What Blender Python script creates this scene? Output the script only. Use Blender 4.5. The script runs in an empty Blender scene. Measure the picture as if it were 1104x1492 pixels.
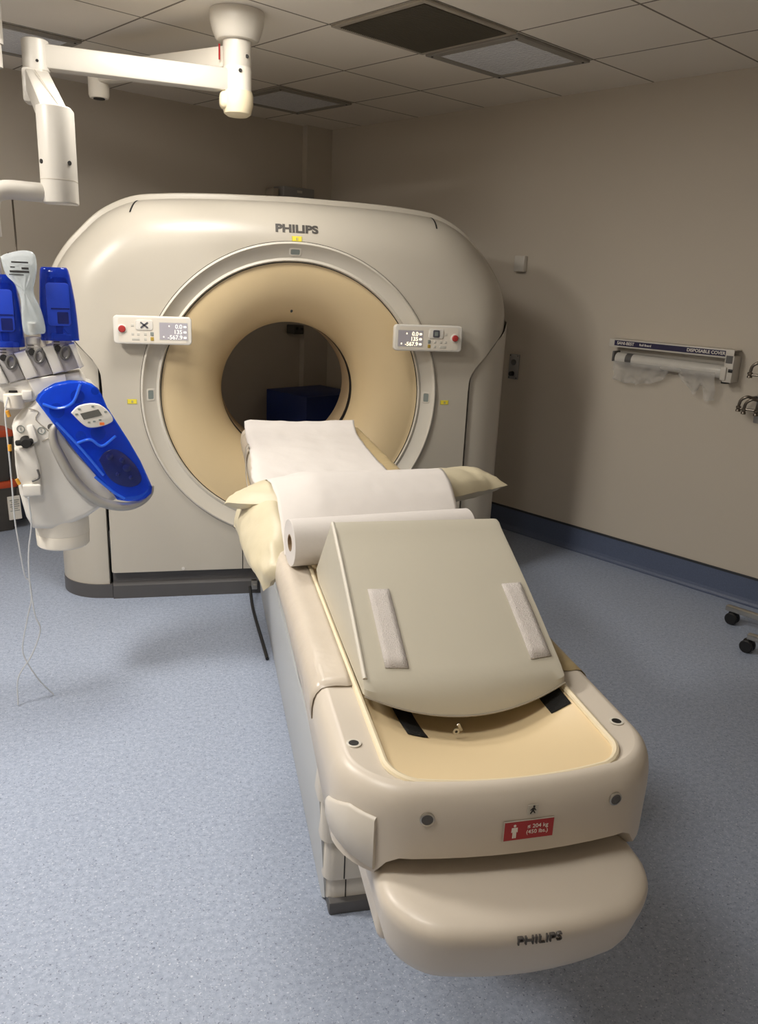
import bpy, bmesh, math, random
import numpy as np
from mathutils import Vector, Matrix, noise
random.seed(7)
S = bpy.context.scene
COL = S.collection
PI = math.pi
R = math.radians

# ------------------------------------------------------------------ frames
YAW_ROOM = R(43.55596 - 13.03585)
RU = Vector((-math.sin(YAW_ROOM), math.cos(YAW_ROOM), 0))     # along the right wall, away from the camera
RV = Vector((math.cos(YAW_ROOM), math.sin(YAW_ROOM), 0))      # along the back wall, to the right
ZC = 2.7415
U_BACK, V_RIGHT, U_FRONT, V_LEFT = 2.12, 1.905, -4.5, -3.9
def W(u, v, z=0.0): return RU*u + RV*v + Vector((0, 0, z))
def frame(o, ex, ey, ez):
    m = Matrix.Identity(4)
    for i, e in enumerate((ex, ey, ez)):
        for j in range(3): m[j][i] = e[j]
    for j in range(3): m[j][3] = o[j]
    return m
M_ROOM = frame(Vector((0, 0, 0)), RV, RU, Vector((0, 0, 1)))  # local x = v, y = u
ZUP = Vector((0, 0, 1))

# ------------------------------------------------------------------ materials
def lin(r, g, b):
    def f(c):
        c /= 255.0
        return c/12.92 if c <= 0.04045 else ((c+0.055)/1.055)**2.4
    return (f(r), f(g), f(b), 1)
def nodes(name):
    m = bpy.data.materials.new(name); m.use_nodes = True
    nt = m.node_tree; bs = nt.nodes['Principled BSDF']
    return m, nt, bs
def mat(name, col, rough=0.5, metal=0.0, mottle=0.06, mscale=14.0, bump=0.0, bscale=60.0, coat=0.0, spec=0.5, trans=0.0, emit=0.0, emitcol=None):
    m, nt, bs = nodes(name)
    L = nt.links
    tc = nt.nodes.new('ShaderNodeTexCoord')
    n = nt.nodes.new('ShaderNodeTexNoise'); n.inputs['Scale'].default_value = mscale; n.inputs['Detail'].default_value = 4
    L.new(tc.outputs['Object'], n.inputs['Vector'])
    mx = nt.nodes.new('ShaderNodeMix'); mx.data_type = 'RGBA'
    a = [max(0, c*(1-mottle)) for c in col[:3]]+[1]; b = [min(1, c*(1+mottle)) for c in col[:3]]+[1]
    mx.inputs[6].default_value = a; mx.inputs[7].default_value = b
    L.new(n.outputs['Fac'], mx.inputs[0]); L.new(mx.outputs[2], bs.inputs['Base Color'])
    bs.inputs['Roughness'].default_value = rough; bs.inputs['Metallic'].default_value = metal
    bs.inputs['Specular IOR Level'].default_value = spec
    bs.inputs['Coat Weight'].default_value = coat
    bs.inputs['Transmission Weight'].default_value = trans
    if bump:
        n2 = nt.nodes.new('ShaderNodeTexNoise'); n2.inputs['Scale'].default_value = bscale; n2.inputs['Detail'].default_value = 6
        L.new(tc.outputs['Object'], n2.inputs['Vector'])
        bp = nt.nodes.new('ShaderNodeBump'); bp.inputs['Strength'].default_value = bump; bp.inputs['Distance'].default_value = 0.01
        L.new(n2.outputs['Fac'], bp.inputs['Height']); L.new(bp.outputs['Normal'], bs.inputs['Normal'])
    if emit:
        bs.inputs['Emission Color'].default_value = emitcol or col; bs.inputs['Emission Strength'].default_value = emit
    return m
def film(name, col, transp, rough=0.15, bump=0.0, bscale=20, tint=None):
    m = mat(name, col, rough, bump=bump, bscale=bscale)
    nt = m.node_tree; bs = nt.nodes['Principled BSDF']; out = nt.nodes['Material Output']
    tr = nt.nodes.new('ShaderNodeBsdfTransparent'); tr.inputs['Color'].default_value = tint or [min(1, c*1.4+0.03) for c in col[:3]]+[1]
    mx = nt.nodes.new('ShaderNodeMixShader'); mx.inputs[0].default_value = transp
    nt.links.new(bs.outputs[0], mx.inputs[1]); nt.links.new(tr.outputs[0], mx.inputs[2]); nt.links.new(mx.outputs[0], out.inputs['Surface'])
    return m
def floor_mat():
    m, nt, bs = nodes('speckled_vinyl'); L = nt.links
    tc = nt.nodes.new('ShaderNodeTexCoord')
    def speck(scale, lo, hi, seed):
        mp = nt.nodes.new('ShaderNodeMapping'); mp.inputs['Location'].default_value = (seed, seed*2.3, 0)
        L.new(tc.outputs['Object'], mp.inputs['Vector'])
        v = nt.nodes.new('ShaderNodeTexNoise'); v.inputs['Scale'].default_value = scale; v.inputs['Detail'].default_value = 2.5; v.inputs['Roughness'].default_value = .65
        L.new(mp.outputs[0], v.inputs['Vector'])
        r = nt.nodes.new('ShaderNodeMapRange'); r.inputs['From Min'].default_value = lo; r.inputs['From Max'].default_value = hi
        L.new(v.outputs['Fac'], r.inputs['Value']); return r.outputs[0]
    base = nt.nodes.new('ShaderNodeMix'); base.data_type = 'RGBA'
    base.inputs[6].default_value = FLOOR_A; base.inputs[7].default_value = FLOOR_B
    L.new(speck(60, .35, .65, 0), base.inputs[0])
    def over(prev, col, fac, k):
        mu = nt.nodes.new('ShaderNodeMath'); mu.operation = 'MULTIPLY'; mu.inputs[1].default_value = k; L.new(fac, mu.inputs[0])
        mx = nt.nodes.new('ShaderNodeMix'); mx.data_type = 'RGBA'; mx.inputs[7].default_value = col
        L.new(prev, mx.inputs[6]); L.new(mu.outputs[0], mx.inputs[0]); return mx.outputs[2]
    c = over(base.outputs[2], lin(214, 220, 228), speck(150, .60, .68, 5), .75)
    c = over(c, lin(70, 78, 96), speck(130, .61, .68, 11), .7)
    c = over(c, lin(40, 44, 55), speck(60, .72, .76, 19), .7)
    L.new(c, bs.inputs['Base Color'])
    bs.inputs['Roughness'].default_value = .48; bs.inputs['Specular IOR Level'].default_value = .4
    return m
FLOOR_A = lin(147, 157, 177); FLOOR_B = lin(165, 175, 194)
def ceil_mat():
    m, nt, bs = nodes('ceiling_tiles'); L = nt.links
    tc = nt.nodes.new('ShaderNodeTexCoord'); sp = nt.nodes.new('ShaderNodeSeparateXYZ'); L.new(tc.outputs['Object'], sp.inputs[0])
    def line(sock, off):
        a = nt.nodes.new('ShaderNodeMath'); a.operation = 'SUBTRACT'; a.inputs[1].default_value = off - 6.02; L.new(sock, a.inputs[0])
        b = nt.nodes.new('ShaderNodeMath'); b.operation = 'PINGPONG'; b.inputs[1].default_value = .301; L.new(a.outputs[0], b.inputs[0])
        c = nt.nodes.new('ShaderNodeMath'); c.operation = 'LESS_THAN'; c.inputs[1].default_value = .0055; L.new(b.outputs[0], c.inputs[0])
        return c.outputs[0]
    mx = nt.nodes.new('ShaderNodeMath'); mx.operation = 'MAXIMUM'
    L.new(line(sp.outputs['X'], .11), mx.inputs[0]); L.new(line(sp.outputs['Y'], -.08), mx.inputs[1])
    n = nt.nodes.new('ShaderNodeTexNoise'); n.inputs['Scale'].default_value = 1.3; L.new(tc.outputs['Object'], n.inputs['Vector'])
    t = nt.nodes.new('ShaderNodeMix'); t.data_type = 'RGBA'; t.inputs[6].default_value = lin(236, 227, 213); t.inputs[7].default_value = lin(244, 236, 222); L.new(n.outputs['Fac'], t.inputs[0])
    c = nt.nodes.new('ShaderNodeMix'); c.data_type = 'RGBA'; c.inputs[7].default_value = lin(140, 131, 117); L.new(t.outputs[2], c.inputs[6]); L.new(mx.outputs[0], c.inputs[0])
    L.new(c.outputs[2], bs.inputs['Base Color']); bs.inputs['Roughness'].default_value = .9; bs.inputs['Specular IOR Level'].default_value = .2
    bp = nt.nodes.new('ShaderNodeBump'); bp.invert = True; bp.inputs['Strength'].default_value = .6; bp.inputs['Distance'].default_value = .004
    L.new(mx.outputs[0], bp.inputs['Height']); L.new(bp.outputs[0], bs.inputs['Normal'])
    return m
MT = {}
MT['floor'] = floor_mat(); MT['ceil'] = ceil_mat()
MT['wall'] = mat('painted_wall', lin(200, 190, 175), .6, mottle=.02, mscale=3, bump=.05, bscale=220)
MT['skirt'] = mat('skirting_vinyl', lin(88, 98, 122), .5, mottle=.25, mscale=160)
MT['skirtcap'] = mat('skirting_cap', lin(52, 54, 58), .5)
MT['gantry'] = mat('gantry_plastic', lin(192, 185, 172), .32, mottle=.012, mscale=4, spec=.45)
MT['gantry2'] = mat('gantry_side_plastic', lin(190, 183, 170), .34, mottle=.012, mscale=4)
MT['ring'] = mat('ring_plastic', lin(208, 202, 190), .38, mottle=.01)
MT['cream'] = mat('cream_plastic', lin(212, 190, 150), .45, mottle=.025, mscale=5)
MT['liner'] = mat('tan_liner', lin(190, 166, 132), .45, mottle=.04)
MT['black'] = mat('black_plastic', lin(18, 18, 19), .45)
MT['seam'] = mat('dark_seam', lin(28, 26, 24), .7)
MT['plinth'] = mat('dark_grey_plinth', lin(84, 82, 82), .42, mottle=.05)
MT['letters'] = mat('grey_lettering', lin(74, 70, 66), .45)
MT['yellow'] = mat('yellow_sticker', lin(232, 214, 60), .5)
MT['white'] = mat('white_plastic', lin(220, 216, 208), .35, mottle=.012)
MT['warmwhite'] = mat('warm_white_plastic', lin(224, 217, 204), .36, mottle=.015)
MT['offwhite'] = mat('aged_white_plastic', lin(228, 214, 182), .4, mottle=.03)
MT['screen'] = mat('lilac_grey_screen', lin(176, 172, 180), .25)
MT['digit'] = mat('glowing_digit', lin(255, 240, 205), .5, emit=1.1)
MT['digitdim'] = mat('pale_digit', lin(240, 238, 232), .5, emit=.35)
MT['red'] = mat('red_button', lin(170, 52, 50), .4)
MT['greybtn'] = mat('grey_button', lin(130, 138, 134), .5)
MT['ambbtn'] = mat('amber_button', lin(178, 150, 62), .5)
MT['darkbtn'] = mat('dark_button', lin(84, 84, 92), .5)
MT['palebtn'] = mat('pale_button', lin(206, 202, 192), .5)
MT['table'] = mat('table_plastic', lin(206, 196, 182), .38, mottle=.02, mscale=6)
MT['tablegrey'] = mat('table_grey_plastic', lin(184, 186, 187), .42, mottle=.02, mscale=6)
MT['plate'] = mat('plate_plastic', lin(206, 199, 188), .4, mottle=.02)
MT['arm'] = mat('arm_enamel', lin(196, 191, 182), .38, mottle=.015)
MT['shroud'] = mat('shroud_plastic', lin(200, 194, 184), .42, mottle=.02)
MT['cradle'] = mat('cradle_yellowed', lin(222, 200, 160), .42, mottle=.03, mscale=5)
MT['cradlerim'] = mat('cradle_rim', lin(226, 212, 182), .42, mottle=.03)
MT['metal'] = mat('brushed_metal', lin(190, 186, 178), .3, metal=1.0)
MT['darkmetal'] = mat('dark_metal', lin(120, 112, 102), .35, metal=.9)
MT['chrome'] = mat('chrome', lin(200, 196, 190), .15, metal=1.0)
MT['velcro'] = mat('black_velcro', lin(22, 22, 22), .8, mottle=.7, mscale=300, bump=.6, bscale=400)
MT['velcrowhite'] = mat('white_velcro', lin(226, 218, 212), .9, mottle=.1, mscale=300, bump=.7, bscale=500)
MT['wedge'] = mat('grey_vinyl_cover', lin(192, 186, 170), .38, mottle=.025, mscale=5, bump=.05, bscale=25)
MT['wedgeside'] = mat('pale_vinyl_cover', lin(186, 182, 172), .4, mottle=.02, mscale=6, bump=.05, bscale=20)
MT['piping'] = mat('pale_piping', lin(212, 206, 194), .5)
MT['paper'] = mat('exam_paper', lin(213, 207, 202), .75, mottle=.012, mscale=30, bump=.12, bscale=30)
MT['core'] = mat('cardboard', lin(140, 116, 88), .85)
MT['cushion'] = mat('beige_vinyl_cushion', lin(208, 197, 168), .45, mottle=.05, mscale=10, bump=.12, bscale=22)
MT['sheet'] = film('plastic_sheet', lin(214, 203, 188), .15, .32, bump=.5, bscale=11)
MT['tansheet'] = film('tan_plastic_sheet', lin(188, 168, 128), .12, .28, bump=.4, bscale=16)
MT['strap'] = mat('grey_strap', lin(168, 160, 146), .7)
MT['labelred'] = mat('red_label', lin(166, 38, 44), .45)
MT['labelwhite'] = mat('label_white', lin(232, 226, 216), .5)
MT['labelgrey'] = mat('label_grey', lin(196, 190, 178), .5)
MT['blue'] = film('blue_translucent_lid', lin(30, 84, 222), .62, .06, tint=(.20, .42, .97, 1))
MT['bluecan'] = film('blue_translucent_cover', lin(20, 52, 170), .50, .08, tint=(.20, .34, .90, 1))
MT['bluedark'] = mat('dark_blue_window', lin(18, 30, 96), .15, mottle=.3, mscale=25)
MT['bluemid'] = mat('mid_blue_plastic', lin(84, 138, 236), .2)
MT['ribblue'] = mat('rib_blue', lin(48, 102, 224), .12)
MT['tray'] = mat('tray_plastic', lin(168, 190, 228), .3, mottle=.25, mscale=35)
MT['bluepanel'] = mat('blue_cover_panel', lin(30, 64, 184), .3)
MT['lcd'] = mat('grey_lcd', lin(98, 98, 94), .2)
MT['orange'] = mat('orange_key', lin(232, 120, 52), .5)
MT['handle'] = mat('grey_handle', lin(168, 164, 156), .35, metal=.3)
MT['modgrey'] = mat('module_grey', lin(172, 168, 166), .45)
MT['knobgrey'] = mat('knob_grey', lin(92, 90, 88), .4)
MT['bag'] = film('clear_bag', lin(214, 218, 220), .62, .12, bump=.5, bscale=25)
MT['print'] = mat('black_print', lin(40, 38, 38), .6)
MT['tube'] = film('clear_tubing', lin(216, 218, 220), .25, .2)
MT['amber'] = mat('yellow_connector', lin(224, 160, 52), .4)
MT['bin'] = mat('charcoal_tub', lin(74, 70, 66), .5)
MT['binlid'] = mat('orange_red_lid', lin(186, 76, 44), .5)
MT['navy'] = mat('navy_cabinet', lin(22, 44, 112), .45)
MT['socket'] = mat('grey_socket', lin(150, 148, 146), .45)
MT['vent'] = mat('vent_frame', lin(168, 158, 142), .5)
MT['slat_shade'] = mat('shaded_vent_slat', lin(104, 97, 84), .5)  # slat colour darkened to carry the shade inside the grille
MT['ventshade'] = mat('vent_inner_shade', lin(44, 40, 36), .9)  # dark sheet painted as the shade behind the slats
MT['lampframe'] = mat('lamp_grey_frame', lin(150, 144, 134), .5)
MT['lampoff'] = mat('prismatic_diffuser', lin(240, 242, 250), .25, mottle=.12, mscale=30, bump=.8, bscale=60)
MT['film'] = film('clear_film', lin(226, 222, 216), .60, .08, bump=.6, bscale=30)
MT['filmroll'] = mat('rolled_film', lin(206, 202, 194), .18, mottle=.08, mscale=20, coat=.5)
MT['navylabel'] = mat('navy_label', lin(34, 28, 66), .5)
MT['redtag'] = mat('red_tag', lin(150, 20, 24), .8, spec=.2)
MT['rail'] = mat('white_rail', lin(206, 200, 190), .4)

# ------------------------------------------------------------------ mesh building
class MB:
    def __init__(s): s.v = []; s.f = []; s.mi = []
    def add(s, verts, faces, M=None, mi=0):
        o = len(s.v)
        for p in verts:
            p = Vector(p); s.v.append(M @ p if M is not None else p)
        for f in faces: s.f.append([i+o for i in f]); s.mi.append(mi)
        return s
    def bm(s, b, M=None, mi=0):
        b.verts.index_update()
        s.add([v.co.copy() for v in b.verts], [[v.index for v in f.verts] for f in b.faces], M, mi); b.free(); return s
    def box(s, c, size, M=None, bev=0.0, seg=2, mi=0, rot=None):
        b = bmesh.new(); bmesh.ops.create_cube(b, size=1)
        for v in b.verts: v.co = Vector((v.co.x*size[0], v.co.y*size[1], v.co.z*size[2]))
        if bev: bmesh.ops.bevel(b, geom=list(b.edges), offset=min(bev, min(size)*.49), segments=seg, profile=.5, affect='EDGES')
        if rot is not None: bmesh.ops.transform(b, matrix=rot.to_4x4(), verts=b.verts)
        for v in b.verts: v.co += Vector(c)
        return s.bm(b, M, mi)
    def bar(s, p, q, w, h, bev=0.0, up=ZUP, M=None, mi=0):
        p = Vector(p); q = Vector(q); d = q-p; L = d.length; d.normalize()
        sx = d.cross(up).normalized(); uz = sx.cross(d).normalized()
        return s.box((0, 0, 0), (w, L, h), (M or Matrix.Identity(4)) @ frame((p+q)/2, sx, d, uz), bev, 2, mi)
    def prism(s, poly, z0, z1, M=None, bev=0.0, seg=3, mi=0):
        b = bmesh.new(); n = len(poly)
        lo = [b.verts.new((p[0], p[1], z0)) for p in poly]; hi = [b.verts.new((p[0], p[1], z1)) for p in poly]
        b.faces.new(lo[::-1]); top = b.faces.new(hi)
        for i in range(n): b.faces.new((lo[i], lo[(i+1) % n], hi[(i+1) % n], hi[i]))
        bmesh.ops.recalc_face_normals(b, faces=b.faces)
        if bev:
            es = [e for e in b.edges if abs(e.verts[0].co.z-e.verts[1].co.z) < 1e-7]
            bmesh.ops.bevel(b, geom=es, offset=bev, segments=seg, profile=.5, affect='EDGES')
        return s.bm(b, M, mi)
    def loft(s, rings, M=None, cap=True, closed=True, mi=0):
        n = len(rings[0]); v = [p for r in rings for p in r]; f = []
        for i in range(len(rings)-1):
            for j in range(n if closed else n-1):
                k = (j+1) % n
                f.append((i*n+j, i*n+k, (i+1)*n+k, (i+1)*n+j))
        if cap and closed:
            f.append(list(range(n))[::-1]); f.append([(len(rings)-1)*n+j for j in range(n)])
        return s.add(v, f, M, mi)
    def lathe(s, prof, M=None, n=40, cap=True, mi=0, ang=2*PI):
        rings = [[(r*math.cos(ang*j/n), r*math.sin(ang*j/n), z) for j in range(n)] for r, z in prof]
        return s.loft(rings, M, cap, True, mi)
    def cyl(s, p, q, r, n=20, M=None, mi=0, r2=None, bev=0.0):
        p = Vector(p); q = Vector(q); d = q-p; L = d.length; d.normalize()
        a = Vector((1, 0, 0)) if abs(d.x) < .9 else Vector((0, 1, 0))
        ex = a.cross(d).normalized(); ey = d.cross(ex)
        r2 = r if r2 is None else r2
        pr = [(r, 0), (r2, L)] if not bev else [(r-bev, 0), (r, bev), (r2, L-bev), (r2-bev, L)]
        return s.lathe(pr, (M or Matrix.Identity(4)) @ frame(p, ex, ey, d), n, True, mi)
    def tube(s, pts, r, n=10, M=None, mi=0, smooth=6, flat=1.0, cap=True):
        P = catmull(pts, smooth) if smooth else [Vector(p) for p in pts]
        rr = r if callable(r) else (lambda t: r)
        rings = []; T0 = None; nrm = None
        for i, p in enumerate(P):
            t = (P[min(i+1, len(P)-1)]-P[max(i-1, 0)]).normalized()
            if nrm is None:
                a = Vector((0, 0, 1)) if abs(t.z) < .9 else Vector((1, 0, 0)); nrm = (a-t*a.dot(t)).normalized()
            else:
                nrm = (nrm-t*nrm.dot(t)).normalized()
            bn = t.cross(nrm); k = rr(i/(len(P)-1))
            rings.append([p+nrm*(k*math.cos(2*PI*j/n))+bn*(k*flat*math.sin(2*PI*j/n)) for j in range(n)])
        return s.loft(rings, M, cap, True, mi)
    def grid(s, rows, M=None, mi=0, flip=False):
        n = len(rows[0]); v = [p for r in rows for p in r]; f = []
        for i in range(len(rows)-1):
            for j in range(n-1):
                q = (i*n+j, i*n+j+1, (i+1)*n+j+1, (i+1)*n+j)
                f.append(q[::-1] if flip else q)
        return s.add(v, f, M, mi)
    def build(s, name, material, parent=None, smooth=True, angle=35, recalc=True, thick=0.0):
        me = bpy.data.meshes.new(name)
        if parent is not None: org = Vector(parent.location)
        else:
            xs = [p.x for p in s.v]; ys = [p.y for p in s.v]; zs = [p.z for p in s.v]
            org = Vector(((min(xs)+max(xs))/2, (min(ys)+max(ys))/2, min(zs)))
        if parent is not None and parent.parent is not None: org = Vector(parent.matrix_basis.translation)+Vector(parent.parent.location)
        me.from_pydata([p-org for p in s.v], [], s.f)
        for m in (material if isinstance(material, (list, tuple)) else [material]): me.materials.append(m)
        if any(s.mi): me.polygons.foreach_set('material_index', s.mi)
        b = bmesh.new(); b.from_mesh(me)
        if recalc: bmesh.ops.recalc_face_normals(b, faces=b.faces)
        b.to_mesh(me); b.free()
        if smooth:
            me.polygons.foreach_set('use_smooth', [True]*len(me.polygons))
            try: me.set_sharp_from_angle(angle=R(angle))
            except Exception: pass
        o = bpy.data.objects.new(name, me); COL.objects.link(o)
        if parent is not None: o.parent = parent
        else: o.location = org
        if thick:
            md = o.modifiers.new('thickness', 'SOLIDIFY'); md.thickness = thick; md.offset = 0
        return o
def catmull(pts, k):
    P = [Vector(p) for p in pts]; out = []
    if len(P) < 3 or k <= 1: return P
    Q = [P[0]*2-P[1]]+P+[P[-1]*2-P[-2]]
    for i in range(1, len(Q)-2):
        for j in range(k):
            t = j/k; a, b, c, d = Q[i-1], Q[i], Q[i+1], Q[i+2]
            out.append(.5*((2*b)+(c-a)*t+(2*a-5*b+4*c-d)*t*t+(3*b-a-3*c+d)*t**3))
    out.append(P[-1]); return out
def thing(name, label, cat, loc, group=None):
    o = bpy.data.objects.new(name, None); COL.objects.link(o); o.location = loc; o.empty_display_size = .05
    return tag(o, label, cat, group)
def tag(o, label, cat, group=None):
    o['label'] = label; o['category'] = cat
    if group: o['group'] = group
    return o
def struct(o): o['kind'] = 'structure'; return o
def rrect(hx, hy, r, n=6, cx=0, cy=0):
    r = min(r, hx*.999, hy*.999); out = []
    for (sx, sy, a0) in ((1, 1, 0), (-1, 1, 90), (-1, -1, 180), (1, -1, 270)):
        for k in range(n+1):
            a = R(a0+90*k/n); out.append((cx+sx*(hx-r)+r*math.cos(a), cy+sy*(hy-r)+r*math.sin(a)))
    return out
def text_mb(txt, size, ext=.001, bold=0.0, align='CENTER', sx=1.0):
    c = bpy.data.curves.new('txt', 'FONT'); c.body = txt; c.size = size; c.extrude = ext; c.offset = bold
    c.align_x = align; c.align_y = 'CENTER'
    o = bpy.data.objects.new('txt', c); COL.objects.link(o)
    dg = bpy.context.evaluated_depsgraph_get(); dg.update()
    me = bpy.data.meshes.new_from_object(o.evaluated_get(dg))
    v = [Vector((p.co.x*sx, p.co.y, p.co.z)) for p in me.vertices]; f = [list(p.vertices) for p in me.polygons]
    bpy.data.objects.remove(o); bpy.data.curves.remove(c); bpy.data.meshes.remove(me)
    return v, f
def nz(x, y, z, s): return noise.noise(Vector((x*s, y*s, z*s)))

# ================================================================== SETTING
def room_box(name, u0, u1, v0, v1, z0, z1, m):
    mb = MB(); mb.box(((v0+v1)/2, (u0+u1)/2, (z0+z1)/2), (v1-v0, u1-u0, z1-z0), M_ROOM)
    return struct(mb.build(name, m, smooth=False))
T = .1
room_box('floor', U_FRONT-T, U_BACK+T, V_LEFT-T, V_RIGHT+T, -T, 0, MT['floor'])
# ceiling: its object axes follow the tile grid
mb = MB(); mb.box(((V_LEFT+V_RIGHT)/2, (U_FRONT+U_BACK)/2, ZC+T/2), (V_RIGHT-V_LEFT+2*T, U_BACK-U_FRONT+2*T, T))
me = bpy.data.meshes.new('ceiling'); me.from_pydata(mb.v, [], mb.f); me.materials.append(MT['ceil'])
b = bmesh.new(); b.from_mesh(me); bmesh.ops.recalc_face_normals(b, faces=b.faces); b.to_mesh(me); b.free()
ceiling = bpy.data.objects.new('ceiling', me); COL.objects.link(ceiling); ceiling.rotation_euler = (0, 0, YAW_ROOM); struct(ceiling)
room_box('wall_back', U_BACK, U_BACK+T, V_LEFT-T, V_RIGHT+T, 0, ZC, MT['wall'])
room_box('wall_right', U_FRONT-T, U_BACK, V_RIGHT, V_RIGHT+T, 0, ZC, MT['wall'])
room_box('wall_left', U_FRONT-T, U_BACK, V_LEFT-T, V_LEFT, 0, ZC, MT['wall'])
room_box('wall_front', U_FRONT-T, U_FRONT, V_LEFT, V_RIGHT, 0, ZC, MT['wall'])
room_box('trim_1', U_BACK-.06, U_BACK, 1.66, V_RIGHT, 0, ZC, MT['wall'])     # pipe casing in the corner
def skirting(name, p, q, nrm):
    # coved vinyl skirting with a dark cap strip
    prof = [(0, .0), (.030, .0), (.018, .006), (.010, .018), (.006, .035), (.005, .150), (0, .150)]
    cap = [(0, .150), (.008, .150), (.008, .162), (0, .162)]
    mb = MB()
    for pr, mi in ((prof, 0), (cap, 1)):
        mb.loft([[Vector(e)+nrm*a+Vector((0, 0, z)) for a, z in pr] for e in (p, q)], mi=mi)
    return struct(mb.build(name, [MT['skirt'], MT['skirtcap']], smooth=False))
skirting('baseboard_right', W(U_FRONT, V_RIGHT), W(U_BACK-.06, V_RIGHT), -RV)
skirting('baseboard_back', W(U_BACK, V_LEFT), W(U_BACK, 1.66), -RU)

# ------------------------------------------------------------------ ceiling fittings
GU = lambda k: -.08+.602*k
GV = lambda k: .11+.602*k
def ceiling_light(ku, kv, label, lit=0.0, group=None):
    u0, v0 = GU(ku)+.301, GV(kv)+.301
    root = thing('ceiling_light', label, 'ceiling light', W(u0, v0, ZC-.012), group)
    M = frame(W(u0, v0, ZC), RV, RU, ZUP)
    fr = MB()
    for sx, sy, a, b in ((0, 1, .58, .05), (0, -1, .58, .05), (1, 0, .05, .48), (-1, 0, .05, .48)):
        fr.box((sx*.265, sy*.265, -.008), (a, b, .014), M, .003)
    fr.build('frame', MT['lampframe'], root)
    d = MB(); d.box((0, 0, -.006), (.48, .48, .010), M)
    if lit:
        m = mat('lit_diffuser', (1, .97, .92, 1), .4, emit=lit, emitcol=(1, .955, .885, 1))
    else: m = MT['lampoff']
    d.build('diffuser', m, root, smooth=False)
    for sx, sy in ((1, 1), (-1, 1), (1, -1), (-1, -1)):
        lp = MB(); lp.cyl((sx*.265, sy*.265, -.017), (sx*.265, sy*.265, -.0145), .006, 10, M); lp.build('screw', MT['seam'], root)
    return root
ceiling_light(-1, 1, 'unlit grey-framed square ceiling light right of the dark air grille')
ceiling_light(2, 1, 'unlit square ceiling light above the scanner near the far corner')
ceiling_light(2, -2, 'unlit square ceiling light behind the white arm joint at upper left')
LIT_A, LIT_B, LIT_C = 80.0, 27.0, 28.0
ceiling_light(-1, -5, 'lit square ceiling light overhead on the left, beyond the injector', LIT_A)
ceiling_light(-1, -2, 'lit square ceiling light overhead, in front of the left half of the scanner', LIT_C)
ceiling_light(-4, -5, 'lit square ceiling light overhead, left of the foot of the table', LIT_B)

root = thing('ceiling_vent', 'square dark air grille with thin slats in the ceiling', 'vent', W(GU(-1)+.301, GV(0)+.301, ZC-.02))
M = frame(W(GU(-1)+.301, GV(0)+.301, ZC), RV, RU, ZUP)
fr = MB()
for sx, sy, a, b in ((0, 1, .59, .028), (0, -1, .59, .028), (1, 0, .028, .534), (-1, 0, .028, .534)):
    fr.box((sx*.281, sy*.281, -.006), (a, b, .012), M, .003)
fr.build('frame', MT['vent'], root)
bk = MB(); bk.box((0, 0, -.002), (.534, .534, .004), M); bk.build('backing', MT['ventshade'], root, smooth=False)
sl = MB()
for i in range(46):
    y = -.258+i*.516/45
    sl.box((y, 0, -.009), (.0022, .53, .012), M, rot=Matrix.Rotation(R(20), 3, 'Y'))
sl.build('slat_panel', MT['slat_shade'], root, smooth=False)

# ================================================================== CT SCANNER
CZ = 1.06
def half_outline():
    pts = [(1.195, -.3), (1.195, .5), (1.196, 1.2), (1.197, 1.42), (1.192, 1.52), (1.16, 1.635), (1.10, 1.735), (1.03, 1.815), (.92, 1.915), (.775, 1.985), (.62, 2.008), (.40, 2.021), (0, 2.03)]
    P = catmull([(p[0], p[1], 0) for p in pts], 14)
    return [(p.x, p.y) for p in P]
HO = half_outline()
OUT = np.array(HO+[(-x, z) for x, z in HO[::-1][1:]])      # from lower right, over the top, to lower left
def offset_poly(P, d):
    t = np.gradient(P, axis=0); t /= np.linalg.norm(t, axis=1)[:, None]
    n = np.stack([t[:, 1], -t[:, 0]], 1)                  # outward for this direction
    return P+n*d
def resample(P, step):
    P = np.array(P, float); s = np.concatenate([[0], np.cumsum(np.linalg.norm(np.diff(P, axis=0), axis=1))])
    k = max(2, int(s[-1]/step)); q = np.linspace(0, s[-1], k+1)
    return np.stack([np.interp(q, s, P[:, 0]), np.interp(q, s, P[:, 1])], 1)
RF = .23
INS = offset_poly(resample(OUT, .01), -.03-RF)
for _ in range(30):
    INS[1:-1] = (INS[:-2]+INS[1:-1]*2+INS[2:])/4
A_, B_ = INS[:-1], INS[1:]
def nearest(p):
    ab = B_-A_; t = np.clip(((p-A_)*ab).sum(1)/(ab*ab).sum(1), 0, 1)
    q = A_+ab*t[:, None]; d2 = ((p-q)**2).sum(1); i = int(np.argmin(d2))
    n = np.array([ab[i][1], -ab[i][0]]); n /= np.linalg.norm(n)
    sgn = np.sign((p-q[i])@n); d = math.sqrt(d2[i])
    if d > 1e-6 and sgn > 0: n = (p-q[i])/d
    return q[i], n, d*sgn
def front_pt(p, lift=0.0):
    q, n, d = nearest(np.array(p, float))
    if d <= 0: return Vector((p[0], -lift, p[1])), Vector((0, -1, 0))
    a = min(d/RF, PI/2)
    o = q+n*((RF+lift)*math.sin(a)); y = RF-(RF+lift)*math.cos(a)+max(0, d-RF*PI/2)
    return Vector((o[0], y, o[1])), Vector((n[0]*math.sin(a), -math.cos(a), n[1]*math.sin(a)))
DMAX = RF*PI/2+.055
gantry = thing('ct_scanner', 'large off-white CT scanner with round bore and cream inner funnel', 'CT scanner', (0, .45, 0))
OD = offset_poly(INS, DMAX)
SEAM = [(.923, 1.09), (.928, 1.16), (.948, 1.207), (.986, 1.253), (1.105, 1.367), (1.23, 1.432), (1.335, 1.478)]
def in_upper(P): return [tuple(p) for p in P if p[1] > 1.50]
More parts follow.
